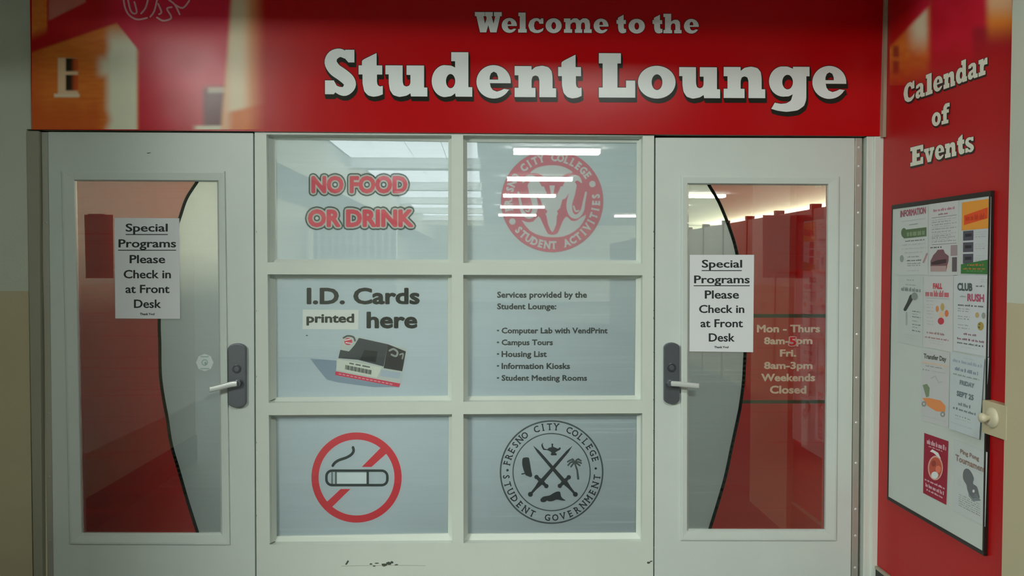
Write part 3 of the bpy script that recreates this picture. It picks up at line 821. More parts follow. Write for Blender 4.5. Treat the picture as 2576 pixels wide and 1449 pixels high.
# sheets taped inside the glass, behind the film
def inner_sheet(q, tapes, label, Y=0.028):
    pts = quadP(q, Y); r = prism('taped_paper', pts, 0.0006, M['taped'])
    tag(r, label, 'paper', 'papers taped inside the doors')
    for (x0, y0, x1, y1) in tapes:
        sheet('tape', [(Shape().rect(x0, y0, x1, y1), (0.02, 0.015, 0.015), 0)], Plane((0, Y - 0.0008, 0), (0, -1, 0)), M['print'], r)
    return r
inner_sheet([(1919, 541), (2040, 541), (2041, 700), (1919, 699)], [(1923, 545, 1956, 562), (2006, 546, 2042, 560), (1952, 681, 2011, 693)], 'paper taped behind the red film of the right door, below the ceiling glow')
inner_sheet([(212, 540), (284, 540), (286, 700), (216, 700)], [(221, 538, 263, 552), (227, 677, 272, 692)], 'paper taped behind the red film of the left door, left of the white notice')

# ---- locks
def lock(pxc, y0, y1, half, piv, tip, th, cyl, root, yl, sgn):
    # escutcheon with rounded ends
    pts = []
    x0, x1 = pxc - half, pxc + half
    for k in range(9): a = math.pi + math.pi * k / 8; pts.append((pxc + half * math.cos(a), y0 + 13 + 13 * math.sin(a)))
    for k in range(9): a = math.pi * k / 8; pts.append((pxc + half * math.cos(a), y1 - 13 + 13 * math.sin(a)))
    pl_ = prism('lock_plate', [P(x, y, -0.022) for x, y in pts], 0.022, M['slate'], root, bevel=0.004, seg=3)
    c = [P(x, y, -0.026) for x, y in disc(cyl[0], cyl[1], 11, 24)]
    prism('keyhole_cylinder', c, 0.006, M['slate_dark'], pl_, bevel=0.0015)
    c = [P(x, y, -0.0285) for x, y in disc(cyl[0], cyl[1], 6.5, 20)]
    prism('key_slot', c, 0.004, M['slate'], pl_, bevel=0.001)
    c = [P(x, y, -0.05) for x, y in disc(piv[0], piv[1], 9, 20)]
    prism('handle_neck', c, 0.03, M['slate'], pl_, bevel=0.002)
    # lever: swept flattened bar
    lv = [piv, (lerp(piv[0], tip[0], .25), lerp(piv[1], tip[1], .15)), (lerp(piv[0], tip[0], .6), lerp(piv[1], tip[1], .55)), tip]
    lv = smooth_path(lv, 4)
    V, Fc = [], []; n = len(lv)
    for i, (x, y) in enumerate(lv):
        c = P(x, y, yl); h = th * (0.85 if i == 0 else 1.0) / F * (3.65 + yl) ; d = 0.007
        for k in range(12):
            a = 2 * math.pi * k / 12
            V.append(Vector((c.x + (0.0 if i < n - 1 else 0.3 * h * sgn * abs(math.cos(a))), c.y + d * math.sin(a), c.z + h * math.copysign(abs(math.cos(a)) ** 0.6, math.cos(a)))))
    for i in range(n - 1):
        for k in range(12): Fc.append((12 * i + k, 12 * i + (k + 1) % 12, 12 * i + 12 + (k + 1) % 12, 12 * i + 12 + k))
    Fc += [tuple(range(12)), tuple(range(12 * n - 1, 12 * n - 13, -1))]
    put('lever_handle', V, Fc, M['chrome'], pl_, smooth=False, bevel=0.001)
    return pl_
lock(595.5, 864, 1026, 22.5, (596, 965), (529, 980), 7.3, (595, 928.5), dl, -0.06, -1)
lock(1690.5, 862, 1017, 19.8, (1688, 965), (1757, 971), 6.8, (1690, 925), dr, -0.06, 1)

# ================================================================== paper notices on the doors
def notice(name, q, lines, tiny, under, label, Y=-0.0085):
    pts = quadP(q, 0.0125)
    c = sum(pts, Vector()) / 4
    root = empty(name, (c.x, 0.0125, pts[2].z), label, 'notice', 'check-in notices on the doors')
    prism('paper', pts, 0.0006, M['paper'], root)
    pl_ = Plane((0, 0.0123, 0), (0, -1, 0))
    it = []
    for s, bb in lines: it.append((text(s, rq(*bb), 0.024, 0.014)[0], rgb(20, 24, 24, K), 0))
    for (x0, x1, y) in under: it.append((Shape().rect(x0, y - 1.1, x1, y + 1.1), rgb(20, 24, 24, K), 0))
    it.append((text('Thank You!', rq(*tiny), 0.05, res=1)[0], rgb(40, 44, 44, K), 0))
    sheet('lettering', it, pl_, M['print'], root)
notice('paper_notice', [(288, 548), (451, 549), (453, 802), (290, 801)],
    [('Special', (316, 562.5, 422, 589)), ('Programs', (298, 602, 443, 629)), ('Please', (326, 641.5, 415.5, 662.5)), ('Check in', (311, 679, 430, 700.5)), ('at Front', (315.5, 716.5, 426.5, 737.5)), ('Desk', (337, 753.5, 405, 775))],
    (352, 787, 389, 793), [(316, 422, 590), (297, 443, 629.5)], 'white paper check-in notice taped to the left door glass')
notice('paper_notice', [(1735, 641), (1897, 641), (1894.5, 886), (1734, 884)],
    [('Special', (1765.5, 653.5, 1867, 679.5)), ('Programs', (1746, 693, 1886, 719)), ('Please', (1773, 730.5, 1859, 751.5)), ('Check in', (1758.5, 767, 1872.5, 787.5)), ('at Front', (1762, 803, 1869, 823.5)), ('Desk', (1783, 838.5, 1848, 859.5))],
    (1796.6, 870.5, 1833, 876), [(1765, 1866, 680.7), (1745, 1886, 718.7)], 'white paper check-in notice taped to the right door glass')

# ================================================================== banner over the doors
tb = math.radians(1.4)
zb0 = P(1200, 336).z
BAN = Plane((0, -0.016, zb0), (0, -math.cos(tb), -math.sin(tb)))
ban = empty('banner', (0, -0.016, zb0), 'wide red printed banner lettered Welcome to the Student Lounge above the doors', 'banner')
bq = [(74, -80), (2236, -80), (2224.5, 342.5), (80, 326)]
prism('banner_sheet', [BAN(x, y) for x, y in bq], 0.003, M['vinyl'], ban)
bs = ban.children[0]
ca = bs.data.color_attributes.new('Col', 'FLOAT_COLOR', 'CORNER')
RB = rgb(141, 2, 7, 0.5)
ca.data.foreach_set('color', [*RB, 1.0] * len(bs.data.loops))

def sstep(a, b, x):
    t = max(0, min(1, (x - a) / (b - a))); return t * t * (3 - 2 * t)
def mixc(a, b, t): return tuple(a[i] * (1 - t) + b[i] * t for i in range(3))
ORG, ORD, CRM, RDD, MAG, DRK = rgb(196, 100, 36, .45), rgb(150, 62, 22, .45), rgb(196, 178, 150, .45), rgb(132, 8, 12, .42), rgb(158, 24, 48, .42), rgb(70, 20, 28, .42)
def hsh(a, b):
    v = math.sin(a * 12.9898 + b * 78.233) * 43758.5453; return v - math.floor(v)
def vn(x, y):
    i, j = math.floor(x), math.floor(y); u, v = x - i, y - j; u, v = u * u * (3 - 2 * u), v * v * (3 - 2 * v)
    return (hsh(i, j) * (1 - u) + hsh(i + 1, j) * u) * (1 - v) + (hsh(i, j + 1) * (1 - u) + hsh(i + 1, j + 1) * u) * v
def pic0(x, y):
    # brick gable with a sash window and a bright corner pier, red flag behind, pale column at the right
    row = int((y + x * .03) / 4.2)
    c = mixc(ORD, ORG, 0.35 + 0.45 * vn(x / 26, row * 1.7) + .15 * math.sin(y * 1.5))
    c = mixc(c, ORD, .75 * sstep(235, 320, y + 22 * vn(x / 30, 3)) * (1 - sstep(235, 270, x)))
    c = mixc(c, ORD, .6 * (1 - sstep(80, 130, x)))
    if 146 < x < 196 and 145 < y < 240:
        c = mixc(CRM, ORG, .45)
        if x > 166 and (147 < y < 180 or 188 < y < 228): c = mixc((.03, .02, .01), ORD, sstep(176, 192, x))
    if 236 <= y < 245 and 136 < x < 200: c = mixc(CRM, ORG, .25)
    g = sstep(262, 292, x + 14 * vn(y / 30, 1)) * (1 - sstep(338, 352, x)) * sstep(48, 120, y)
    g = max(g, .9 * sstep(232, 268, x) * (1 - sstep(300, 345, x)) * sstep(128, 160, y) * (1 - sstep(178, 205, y)))
    c = mixc(c, mixc(CRM, (0.9, 0.85, 0.72), .5 * vn(x / 18, y / 18)), g)
    e = 132 - (x - 80) * 0.345 if x < 295 else 60 + (x - 295) * 1.25
    flag = mixc(RDD, MAG, sstep(230, 340, x))
    if x < 118: flag = mixc(mixc(ORD, ORG, .4 + .4 * vn(x / 9, y / 4)), RDD, sstep(70, 108, y + (x - 80) * .4))
    if 122 < x < 215 and y < 52 - (x - 122) * .5: flag = mixc(RDD, CRM, .2)
    c = mixc(flag, c, sstep(e - 4, e + 4, y)) if x < 352 else c
    m_ = mixc(MAG, RDD, .35 * vn(x / 60, y / 50) + .45 * sstep(180, 320, y))
    m_ = mixc(m_, DRK, sstep(205, 235, y) * sstep(500, 522, x))
    m_ = mixc(m_, CRM, .5 * sstep(518, 528, x) * sstep(216, 222, y) * (1 - sstep(230, 238, y)))
    m_ = mixc(m_, CRM, .8 * sstep(480, 500, x) * sstep(313, 319, y))
    c = mixc(c, m_, sstep(342, 354, x))
    xr = 598 - y * 0.08
    col = mixc(CRM, ORG, .25 + .55 * sstep(4, 46, abs(x - 596)))
    col = mixc(col, mixc(ORG, ORD, .5), sstep(268, 284, y + (x - 600) * .22) * sstep(560, 590, x))
    c = mixc(c, col, sstep(xr - 24, xr - 8, x))
    c = mixc(c, RB, sstep(612, 672, x))
    return mixc(c, RDD, .25 * (1 - sstep(-30, 30, y)))
def pic(x, y):
    a = [pic0(x + dx, y + dy) for dx, dy in ((0, 0), (2.2, 1.1), (-2.2, -1.1), (1.1, -2.2), (-1.1, 2.2))]
    return tuple(sum(c[i] for c in a) / 5 for i in range(3))
picture('printed_photo', BAN, pic, 80, -60, 676, 325.5, 2.2, M['vinyl'], ban, 0.0006)
em = Shape()
for q in ([(311, 0), (315, 20), (325, 38), (345, 49), (370, 45)], [(322, 0), (328, 25), (336, 34), (344, 30), (338, 5)], [(372, 0), (366, 20), (355, 34)], [(378, 42), (388, 28), (395, 0)], [(395, 44), (410, 52), (428, 48), (430, 40), (420, 22), (432, 18)], [(398, 10), (406, 30), (400, 36)], [(425, 0), (440, 12), (452, 36)], [(440, 12), (460, 20), (476, 2)]):
    em.stroke(smooth_path(q, 4), 2.3)
sheet('printed_outline', [(em, rgb(190, 130, 135, .5), 0)], BAN, M['vinyl'], ban, base=0.001)

# slab lettering, each glyph drawn as an outline in the units noted, then fitted to its place
def E(cx_, cy_, rx, ry, a0, a1, n=14): return [(cx_ + rx * math.cos(math.radians(a0 + (a1 - a0) * k / n)), cy_ - ry * math.sin(math.radians(a0 + (a1 - a0) * k / n))) for k in range(n + 1)]
def soften(p):
    """round only the shallow corners (curve points), keep square slab corners"""
    out = []; n = len(p)
    for i in range(n):
        a, b, c = p[i - 1], p[i], p[(i + 1) % n]
        u = (b[0] - a[0], b[1] - a[1]); v = (c[0] - b[0], c[1] - b[1])
        lu, lv = math.hypot(*u), math.hypot(*v)
        if lu < 1e-6 or lv < 1e-6: continue
        cs = (u[0] * v[0] + u[1] * v[1]) / (lu * lv)
        if cs > 0.45 and cs < 0.998:
            k = 0.28
            out += [(b[0] - u[0] * k, b[1] - u[1] * k), (b[0] - u[0] * k * .35 + v[0] * k * .1, b[1] - u[1] * k * .35 + v[1] * k * .1), (b[0] + v[0] * k * .35 - u[0] * k * .1, b[1] + v[1] * k * .35 - u[1] * k * .1), (b[0] + v[0] * k, b[1] + v[1] * k)]
        else: out.append(b)
    return out
def glyph(outer, holes=(), soft_=True):
    outer = soften(outer) if soft_ else outer
    loops = [outer] + list(holes)
    tris = tessellate_polygon([[Vector((x, y, 0)) for x, y in L] for L in loops])
    s = Shape(); edges = []
    for L in loops:
        o = len(s.v); s.v += L; edges += [(o + i, o + (i + 1) % len(L)) for i in range(len(L))]
    s.t = [tuple(t) for t in tris]
    return s, edges
G = {}
def S_glyph():
    cl = [(325, 505, 30), (270, 480, 38), (208, 505, 48), (186, 565, 55), (222, 628, 57), (288, 675, 57), (345, 725, 56), (357, 775, 52), (312, 822, 43), (252, 812, 32), (205, 775, 22)]
    cl = smooth_path(cl, 4)
    L, R = [], []
    for i, (x, y, w_) in enumerate(cl):
        a = cl[max(0, i - 1)]; b = cl[min(len(cl) - 1, i + 1)]; dx, dy = b[0] - a[0], b[1] - a[1]; l_ = math.hypot(dx, dy)
        L.append((x - dy / l_ * w_, y + dx / l_ * w_)); R.append((x + dy / l_ * w_, y - dx / l_ * w_))
    s = Shape(); edges = []
    for i in range(len(cl) - 1): s.quad(L[i], L[i + 1], R[i + 1], R[i])
    def loop(p):
        o = len(s.v); s.v.extend(p); edges.extend((o + i, o + (i + 1) % len(p)) for i in range(len(p)))
        return o
    loop(L + R[::-1])
    for p in ([(316, 452), (398, 452), (398, 565), (345, 565), (300, 515)], [(135, 726), (214, 726), (250, 792), (228, 832), (214, 850), (135, 850)]):
        o = loop(p); s.t += [tuple(o + i for i in t) for t in tessellate_polygon([[Vector((x, y, 0)) for x, y in p]])]
    return s, edges
G['S'] = S_glyph()
G['t'] = glyph([(440, 580), (470, 580), (470, 532), (600, 465), (600, 580), (650, 580), (650, 664), (603, 664), (603, 735), (610, 762), (630, 775), (655, 768), (655, 846), (620, 862), (570, 870), (525, 858), (490, 820), (475, 750), (475, 664), (440, 664)])
G['u'] = glyph([(680, 587), (835, 587), (835, 735), (845, 768), (870, 778), (895, 768), (905, 745), (905, 672), (870, 672), (870, 587), (1028, 587), (1028, 785), (1057, 785), (1057, 866), (910, 866), (905, 838), (870, 860), (805, 872), (750, 855), (720, 810), (710, 750), (710, 668), (680, 668)])
G['d'] = glyph([(1270, 590)] + E(1215, 731, 122, 146, 95, 268, 18) + [(1270, 868), (1305, 842), (1310, 872), (1460, 872), (1460, 785), (1425, 785), (1425, 468), (1270, 468), (1270, 550), (1305, 550), (1305, 608)], [E(1264, 731, 42, 65, 0, 345, 18)], True)
G['e'] = glyph([(1805, 750)] + E(1651, 738, 154, 149, 8, 330, 34) + [(1796, 808), (1745, 800), (1715, 815), (1680, 825), (1645, 812), (1625, 785), (1618, 750)], [[(1615, 718), (1617, 690), (1628, 662), (1652, 647), (1678, 660), (1690, 690), (1692, 718)]], False)
G['n'] = glyph([(1843, 602), (1995, 602), (1995, 637), (2030, 608), (2090, 597), (2145, 610), (2175, 645), (2183, 700), (2183, 800), (2215, 800), (2215, 880), (2065, 880), (2065, 725), (2055, 695), (2030, 685), (2005, 695), (1995, 725), (1995, 797), (2030, 797), (2030, 880), (1843, 880), (1843, 797), (1877, 797), (1877, 685), (1843, 685)])
G['L'] = glyph([(90, 458), (277, 458), (277, 545), (247, 545), (247, 750), (320, 750), (320, 690), (398, 690), (398, 835), (90, 835), (90, 750), (122, 750), (122, 545), (90, 545)])
G['o'] = glyph(E(583, 705, 157, 139, 0, 350, 36), [E(585, 705, 45, 67, 0, 345, 22)], False)
G['g'] = glyph([(1745, 592), (1745, 575), (1885, 575), (1885, 655), (1858, 655), (1858, 850), (1840, 905), (1785, 945), (1690, 958), (1615, 948), (1562, 932), (1592, 880), (1640, 890), (1690, 885), (1728, 862), (1744, 808), (1710, 826)] + E(1665, 700, 122, 129, 280, 100, 16) + [(1700, 573)], [E(1700, 705, 45, 62, 0, 345, 20)])
G['W'] = glyph([(1483, 108), (1572, 108), (1572, 145), (1561, 145), (1574, 212), (1590, 165), (1584, 145), (1575, 145), (1575, 108), (1645, 108), (1645, 145), (1634, 145), (1652, 212), (1666, 145), (1655, 145), (1655, 108), (1725, 108), (1725, 145), (1711, 145), (1678, 290), (1622, 290), (1604, 225), (1586, 290), (1530, 290), (1497, 145), (1483, 145)])
G['l'] = glyph([(1875, 115), (1942, 115), (1942, 262), (1952, 262), (1952, 293), (1873, 293), (1873, 262), (1888, 262), (1888, 147), (1875, 147)])
G['c'] = glyph([(2100, 168), (2100, 215), (2066, 215), (2058, 196), (2040, 188), (2023, 200), (2017, 232), (2024, 262), (2046, 272), (2076, 264), (2103, 250), (2095, 278), (2062, 296), (2020, 296), (1983, 277), (1966, 232), (1980, 190), (2013, 168), (2050, 165), (2075, 180), (2079, 168)])
G['m'] = glyph([(2287, 170), (2345, 170), (2345, 188), (2372, 168), (2405, 168), (2428, 188), (2455, 168), (2490, 168), (2513, 186), (2520, 215), (2520, 265), (2535, 265), (2535, 297), (2465, 297), (2465, 265), (2475, 265), (2475, 222), (2467, 205), (2450, 205), (2440, 222), (2440, 265), (2450, 265), (2450, 297), (2385, 297), (2385, 265), (2395, 265), (2395, 222), (2387, 205), (2365, 205), (2345, 222), (2345, 265), (2360, 265), (2360, 297), (2287, 297), (2287, 265), (2300, 265), (2300, 202), (2287, 202)])
G['h'] = glyph([(645, 117), (710, 117), (710, 182), (735, 167), (765, 168), (782, 185), (785, 210), (785, 255), (797, 255), (797, 283), (735, 283), (735, 255), (745, 255), (745, 210), (735, 198), (718, 200), (708, 215), (708, 255), (718, 255), (718, 283), (645, 283), (645, 255), (658, 255), (658, 145), (645, 145)])
fl = lambda pts, k=100: [(x * k, -y * k) for x, y in pts]
G['a'] = glyph(fl([(.06, .70), (.08, .90), (.38, 1), (.68, .96), (.84, .8), (.84, .24), (1, .24), (1, 0), (.62, 0), (.56, .1), (.32, -.02), (.08, .06), (.0, .28), (.12, .5), (.5, .6), (.5, .74), (.42, .8), (.33, .70)]), [fl([(.5, .42), (.38, .36), (.36, .26), (.44, .2), (.5, .26)])])
G['r'] = glyph(fl([(0, 1), (.55, 1), (.55, .85), (.75, 1.0), (1, .98), (1, .58), (.78, .6), (.64, .6), (.58, .48), (.58, .25), (.78, .25), (.78, 0), (0, 0), (0, .25), (.15, .25), (.15, .75), (0, .75)]))
G['f'] = glyph(fl([(0, .98), (.2, .98), (.22, 1.2), (.45, 1.42), (.95, 1.42), (.95, 1.14), (.72, 1.16), (.62, 1.08), (.6, .98), (.85, .98), (.85, .74), (.6, .74), (.6, .25), (.8, .25), (.8, 0), (0, 0), (0, .25), (.2, .25), (.2, .74), (0, .74)]))
G['E'] = glyph(fl([(0, 1), (1, 1), (1, .66), (.8, .66), (.78, .8), (.5, .8), (.5, .6), (.72, .6), (.72, .4), (.5, .4), (.5, .2), (.78, .2), (.8, .36), (1, .36), (1, 0), (0, 0), (0, .2), (.15, .2), (.15, .8), (0, .8)]))
G['v'] = glyph(fl([(0, 1), (.5, 1), (.5, .78), (.42, .78), (.53, .4), (.64, .78), (.55, .78), (.55, 1), (1, 1), (1, .78), (.92, .78), (.68, 0), (.36, 0), (.1, .78), (0, .78)]))
G['C'] = glyph([(2100, 165), (2100, 216), (2064, 216), (2056, 198), (2040, 190), (2024, 200), (2018, 231), (2024, 262), (2046, 272), (2076, 264), (2103, 250), (2095, 278), (2062, 296), (2020, 296), (1983, 277), (1966, 231), (1980, 188), (2013, 166), (2050, 163), (2075, 176), (2079, 165)])
G['s'] = G['S']
def slab(ch, quad, grow=0.0):
    """glyph fitted to a picture quad; grow in px"""
    s, e = G[ch]; x0, y0, x1, y1 = s.bbox(); TL, TR, BR, BL = quad
    fn = fit((x0, -y1, x1, -y0), quad)
    core = Shape(); core.v = [fn(x, -y) for x, y in s.v]; core.t = s.t
    out = [core]
    if grow: out.append(bold((core, e), grow))
    return out
def slabs(name, glyphs, plane, parent, base, white, sh, grow=1.6, m=None):
    it = []
    for ch, quad in glyphs:
        a, b = slab(ch, quad, grow)
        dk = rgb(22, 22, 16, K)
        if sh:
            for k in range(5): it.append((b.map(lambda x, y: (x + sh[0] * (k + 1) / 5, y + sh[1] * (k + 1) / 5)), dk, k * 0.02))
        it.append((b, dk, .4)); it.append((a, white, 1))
    return sheet(name, it, plane, m or M['vinyl'], parent, base=base, step=0.0004)
WL = rgb(176, 188, 190, 0.5)
yb = lambda x: 241.5 + (x - 900) * 0.0053      # baseline of the big words
def rl(ch, x0, x1, top, bot=0): 
    b0, b1 = yb(x0) + bot, yb(x1) + bot
    return (ch, [(x0, b0 - top), (x1, b1 - top), (x1, b1), (x0, b0)])
big = [rl('S', 816.5, 895.5, 119, 0), rl('t', 902, 963, 110, 1.5), rl('u', 969.5, 1075, 79, 1.5), rl('d', 1086, 1188, 113, 1.5), rl('e', 1198.5, 1285, 84, 4.5),
       rl('n', 1294.5, 1399, 79, 0.5), rl('t', 1404, 1463, 110, 3), rl('L', 1506.5, 1598, 111.5, 0.5), rl('o', 1605, 1699.5, 82.5, 2.5), rl('u', 1708.5, 1811.5, 79, 2), rl('n', 1820.5, 1925, 79, 0),
       rl('g', 1934.5, 2036.5, 114, 34), rl('e', 2043.5, 2129, 83, 1)]
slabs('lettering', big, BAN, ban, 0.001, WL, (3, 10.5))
z6 = lambda x: 780 + x / 3.578
z66 = lambda x: 1480 + x / 3.389
yw = lambda x: 81.2 + (x - 1195) * 0.0052
def rw(ch, x0, x1, top, bot=0): b0, b1 = yw(x0) + bot, yw(x1) + bot; return (ch, [(x0, b0 - top), (x1, b1 - top), (x1, b1), (x0, b0)])
wel = [rw('W', z6(1483), z6(1725), 51), rw('e', z6(1725), z6(1862), 37.5, 1), rw('l', z6(1873), z6(1950), 50), rw('c', z6(1965), z6(2103), 37.5, 1), rw('o', z6(2120), z6(2265), 37.5, 1.2),
       rw('m', z6(2285), z6(2535), 36.5), rw('e', z66(45), z66(172), 37, 1), rw('t', z66(240), z66(322), 47, .8), rw('o', z66(343), z66(482), 37, 1), rw('t', z66(547), z66(632), 47, .5), rw('h', z66(640), z66(795), 49), rw('e', z66(815), z66(942), 37, .5)]
slabs('lettering', wel, BAN, ban, 0.001, WL, None, 1.3)
# corner angle between the two banners
a, b = P(2229, 343, -0.02), P(2237, -60, -0.02)
S(box('trim_11', (XW - 0.02, -0.045, zhead - 0.012), (XW - 0.006, 0.0, zc), mat('corner_angle', (0.42, 0.34, 0.25), 0.5)))

# ================================================================== side banner and notice board
sb = empty('banner', (XW - 0.006, -0.45, 0.19), 'tall red printed banner lettered Calendar of Events on the right wall', 'banner')
def SP(px, py, off=0.0): return SIDE(px, py, off)
ynear_t = ynear_b = py_ - 0.03
zt = zc - 0.005
SBP = Plane((XW - 0.0055, 0, 0), (-1, 0, 0))
pq = [Vector((XW - 0.0055, -0.016, zt)), Vector((XW - 0.0055, ynear_t, zt)), Vector((XW - 0.0055, ynear_b, 0.19)), Vector((XW - 0.0055, -0.016, 0.19))]
o = prism('banner_sheet', pq, 0.003, M['vinyl_side'], sb, n=Vector((1, 0, 0)))
RS = rgb(124, 6, 9, 0.4)
ca = o.data.color_attributes.new('Col', 'FLOAT_COLOR', 'CORNER'); ca.data.foreach_set('color', [*RS, 1.0] * len(o.data.loops))
def pic2_(x, y):
    # same picture printed at the head of the side banner, fading to red
    c = mixc(ORD, ORG, .25 + .5 * vn(x / 14, y / 5))
    e = 118 - (x - 2240) * 1.05
    g = sstep(2272, 2310, x) * (1 - sstep(2322, 2345, x)) * (1 - sstep(70, 150, y)); c = mixc(c, CRM, .85 * g)
    if 2247 < x < 2262 and (115 < y < 145 or 152 < y < 185): c = mixc(DRK, ORD, .4)
    c = mixc(mixc(RDD, MAG, sstep(2270, 2345, x)), c, sstep(e - 6, e + 6, y)) if x < 2340 else c
    c = mixc(c, mixc(MAG, RDD, .4 + .3 * vn(x / 30, y / 30)), sstep(2326, 2348, x))
    c = mixc(c, DRK, .5 * sstep(2440, 2456, x) * sstep(55, 80, y))
    c = mixc(c, mixc(ORG, CRM, .4 * (1 - sstep(0, 60, y))), sstep(2472, 2496, x) * (1 - sstep(40, 125, y)))
    return mixc(c, RS, sstep(80, 205, y + (x - 2400) * .3))
def pic2(x, y):
    a = [pic2_(x + dx, y + dy) for dx, dy in ((0, 0), (3, 2), (-3, -2), (2, -4), (-2, 4))]
    return tuple(sum(c[i] for c in a) / 5 for i in range(3))
picture('printed_photo', SBP, pic2, 2238, -70, 2546, 215, 3.0, M['vinyl_side'], sb, 0.0006)
def along(word, quad, widths, tops, bots=None):
    """split a quad into letter cells; widths relative, tops relative height (0..1) of each"""
    TL, TR, BR, BL = quad; tot = sum(widths) + 0.07 * (len(word) - 1); u = 0; out = []
    f_ = fit((0, 0, 1, 1), quad)
    for ch, wd_, tp in zip(word, widths, tops):
        u0, u1 = u / tot, (u + wd_) / tot; u += wd_ + 0.07
        out.append((ch, [f_(u0, tp), f_(u1, tp), f_(u1, 0), f_(u0, 0)]))
    return out
cal = along('Calendar', [(2273, 211), (2484, 127), (2484, 185.5), (2273, 261)], [1, .85, .62, .85, 1.05, 1.0, .9, .8], [.97, .72, 1, .72, .70, 1, .72, .72])
of_ = along('of', [(2344, 268), (2389, 258), (2389, 308.5), (2344, 320)], [1, .9], [.68, 1])
ev = along('Events', [(2290, 370), (2450, 330), (2450, 381), (2290, 419)], [1.25, 1.0, .9, 1.1, .72, .85], [.97, .72, .74, .72, 1.0, .76])
WS = rgb(176, 178, 165, 0.5)
slabs('lettering', cal, SBP, sb, 0.001, WS, (1.5, 4), 1.0, M['vinyl_side'])
slabs('lettering', of_, SBP, sb, 0.001, WS, (1.5, 4), 1.0, M['vinyl_side'])
slabs('lettering', ev, SBP, sb, 0.001, WS, (1.5, 4), 1.0, M['vinyl_side'])

# notice board (poster case back with a thin black frame)
BT = 0.014
tl, tr, br, bl = SP(2249, 516, BT), SP(2507.5, 479), SP(2488, 1401), SP(2240, 1252)
y0, y1 = (tl.y + bl.y) / 2, (tr.y + br.y) / 2; zt_, zb_ = (tl.z + tr.z) / 2, (bl.z + br.z) / 2
nb = empty('notice_board', (XW - 0.0055, (y0 + y1) / 2, zb_), 'white notice board in a thin black frame on the red right wall', 'notice board')
xb = XW - 0.0062
fw = 0.014
def fr_(a, b): return ((xb - BT, a[0], a[1]), (xb, b[0], b[1]))
for nm, a, b in (('frame_rail', (y1, zt_ - 0.018), (y0, zt_)), ('frame_rail', (y1, zb_), (y0, zb_ + fw)), ('frame_stile', (y1, zb_ + fw), (y1 + 0.010, zt_ - 0.018)), ('frame_stile', (y0 - fw * .5, zb_ + fw), (y0, zt_ - 0.018))):
    A, B = fr_(a, b); box(nm, A, B, M['black'], nb, bevel=0.0015)
box('backing_panel', (xb - BT + 0.003, y1 + 0.008, zb_ + fw), (xb, y0 - fw * .4, zt_ - 0.016), mat('white_board_panel', (0.64, 0.70, 0.67), 0.4, noise=0.04), nb)
FX = XW - 0.0062 - BT + 0.0012   # flyers lie just on the panel

def flyer(q, label, items, base=(0.66, 0.70, 0.70), lift=(0, 0, 0, 0), title=None):
    """q: TL,TR,BR,BL in the photograph. items(uv->px) returns list of (Shape, colour, layer)"""
    offs = [XW - FX + l_ for l_ in lift]
    pts = [SP(x, y, o_) for (x, y), o_ in zip(q, offs)]
    pts[2] = Plane(pts[0], (pts[1] - pts[0]).cross(pts[3] - pts[0]))(*q[2])      # keep the sheet flat
    root = empty('flyer', tuple(sum(pts, Vector()) / 4), label, 'flyer', 'flyers on the notice board')
    prism('paper', pts, 0.0005, mat('flyer_paper', base, 0.6), root, n=Vector((1, 0, 0)))
    n = (pts[1] - pts[0]).cross(pts[3] - pts[0]).normalized()
    if n.x > 0: n = -n
    pln = Plane(pts[0], n)
    fn = fit((0, 0, 1, 1), q)
    uv = lambda u, v: fn(u, 1 - v)     # v runs down
    its = items(uv)
    if its: sheet('print', its, pln, M['print'], root, base=0.0005, step=0.0002)
    return root
def R(uv, u0, v0, u1, v1): return Shape().quad(uv(u0, v0), uv(u1, v0), uv(u1, v1), uv(u0, v1))
def words_line(uv, u0, u1, v0, v1, seed=1):
    s = Shape(); rnd = random.Random(seed * 13 + int(v0 * 1000)); u = u0
    while u < u1 - 0.02:
        L = min(u1 - u, 0.05 + 0.13 * rnd.random())
        n = max(1, int(L / 0.035))
        for k in range(n):
            a = u + L * k / n; hh = (v1 - v0) * (0.0 if rnd.random() < .3 else .3)
            s.add(R(uv, a, v0 + hh, a + L / n * .68, v1))
        u += L + 0.028
    return s
def tx(uv, s, u0, v0, u1, v1, wd=.03, res=2): return text(s, [uv(u0, v0), uv(u1, v0), uv(u1, v1), uv(u0, v1)], wd, res=res)[0]
GR, DG, LG = rgb(110, 116, 114, K), rgb(60, 66, 64, K), rgb(140, 146, 146, K)
def f_info(uv):
    it = [(tx(uv, 'INFORMATION', .04, .015, .93, .12, .05), rgb(130, 75, 88, K), 1), (R(uv, .1, .185, .92, .188), GR, 1), (R(uv, .35, .245, .65, .255), GR, 1),
          (R(uv, .16, .315, .95, .445), rgb(70, 88, 62, K), 1), (Shape().fan(*uv(.17, .36), 7, 12), rgb(70, 88, 62, K), 1), (words_line(uv, .28, .9, .335, .42, 7), rgb(110, 128, 102, K), 2)]
    for v, a, b, c in ((.48, .22, .9, DG), (.535, .12, .93, LG), (.595, .1, .93, LG), (.655, .2, .85, LG), (.72, .3, .7, GR), (.775, .28, .82, DG), (.82, .3, .75, GR), (.85, .3, .75, GR), (.925, .3, .7, LG)):
        it.append((words_line(uv, a, b, v, v + .018), c, 1))
    it.append((Shape().fan(*uv(.1, .75), 5, 9), rgb(115, 125, 120, K), 1)); it.append((Shape().stroke([uv(.85, .82), uv(.97, .7)], 2.2), rgb(140, 110, 112, K), 1))
    return it
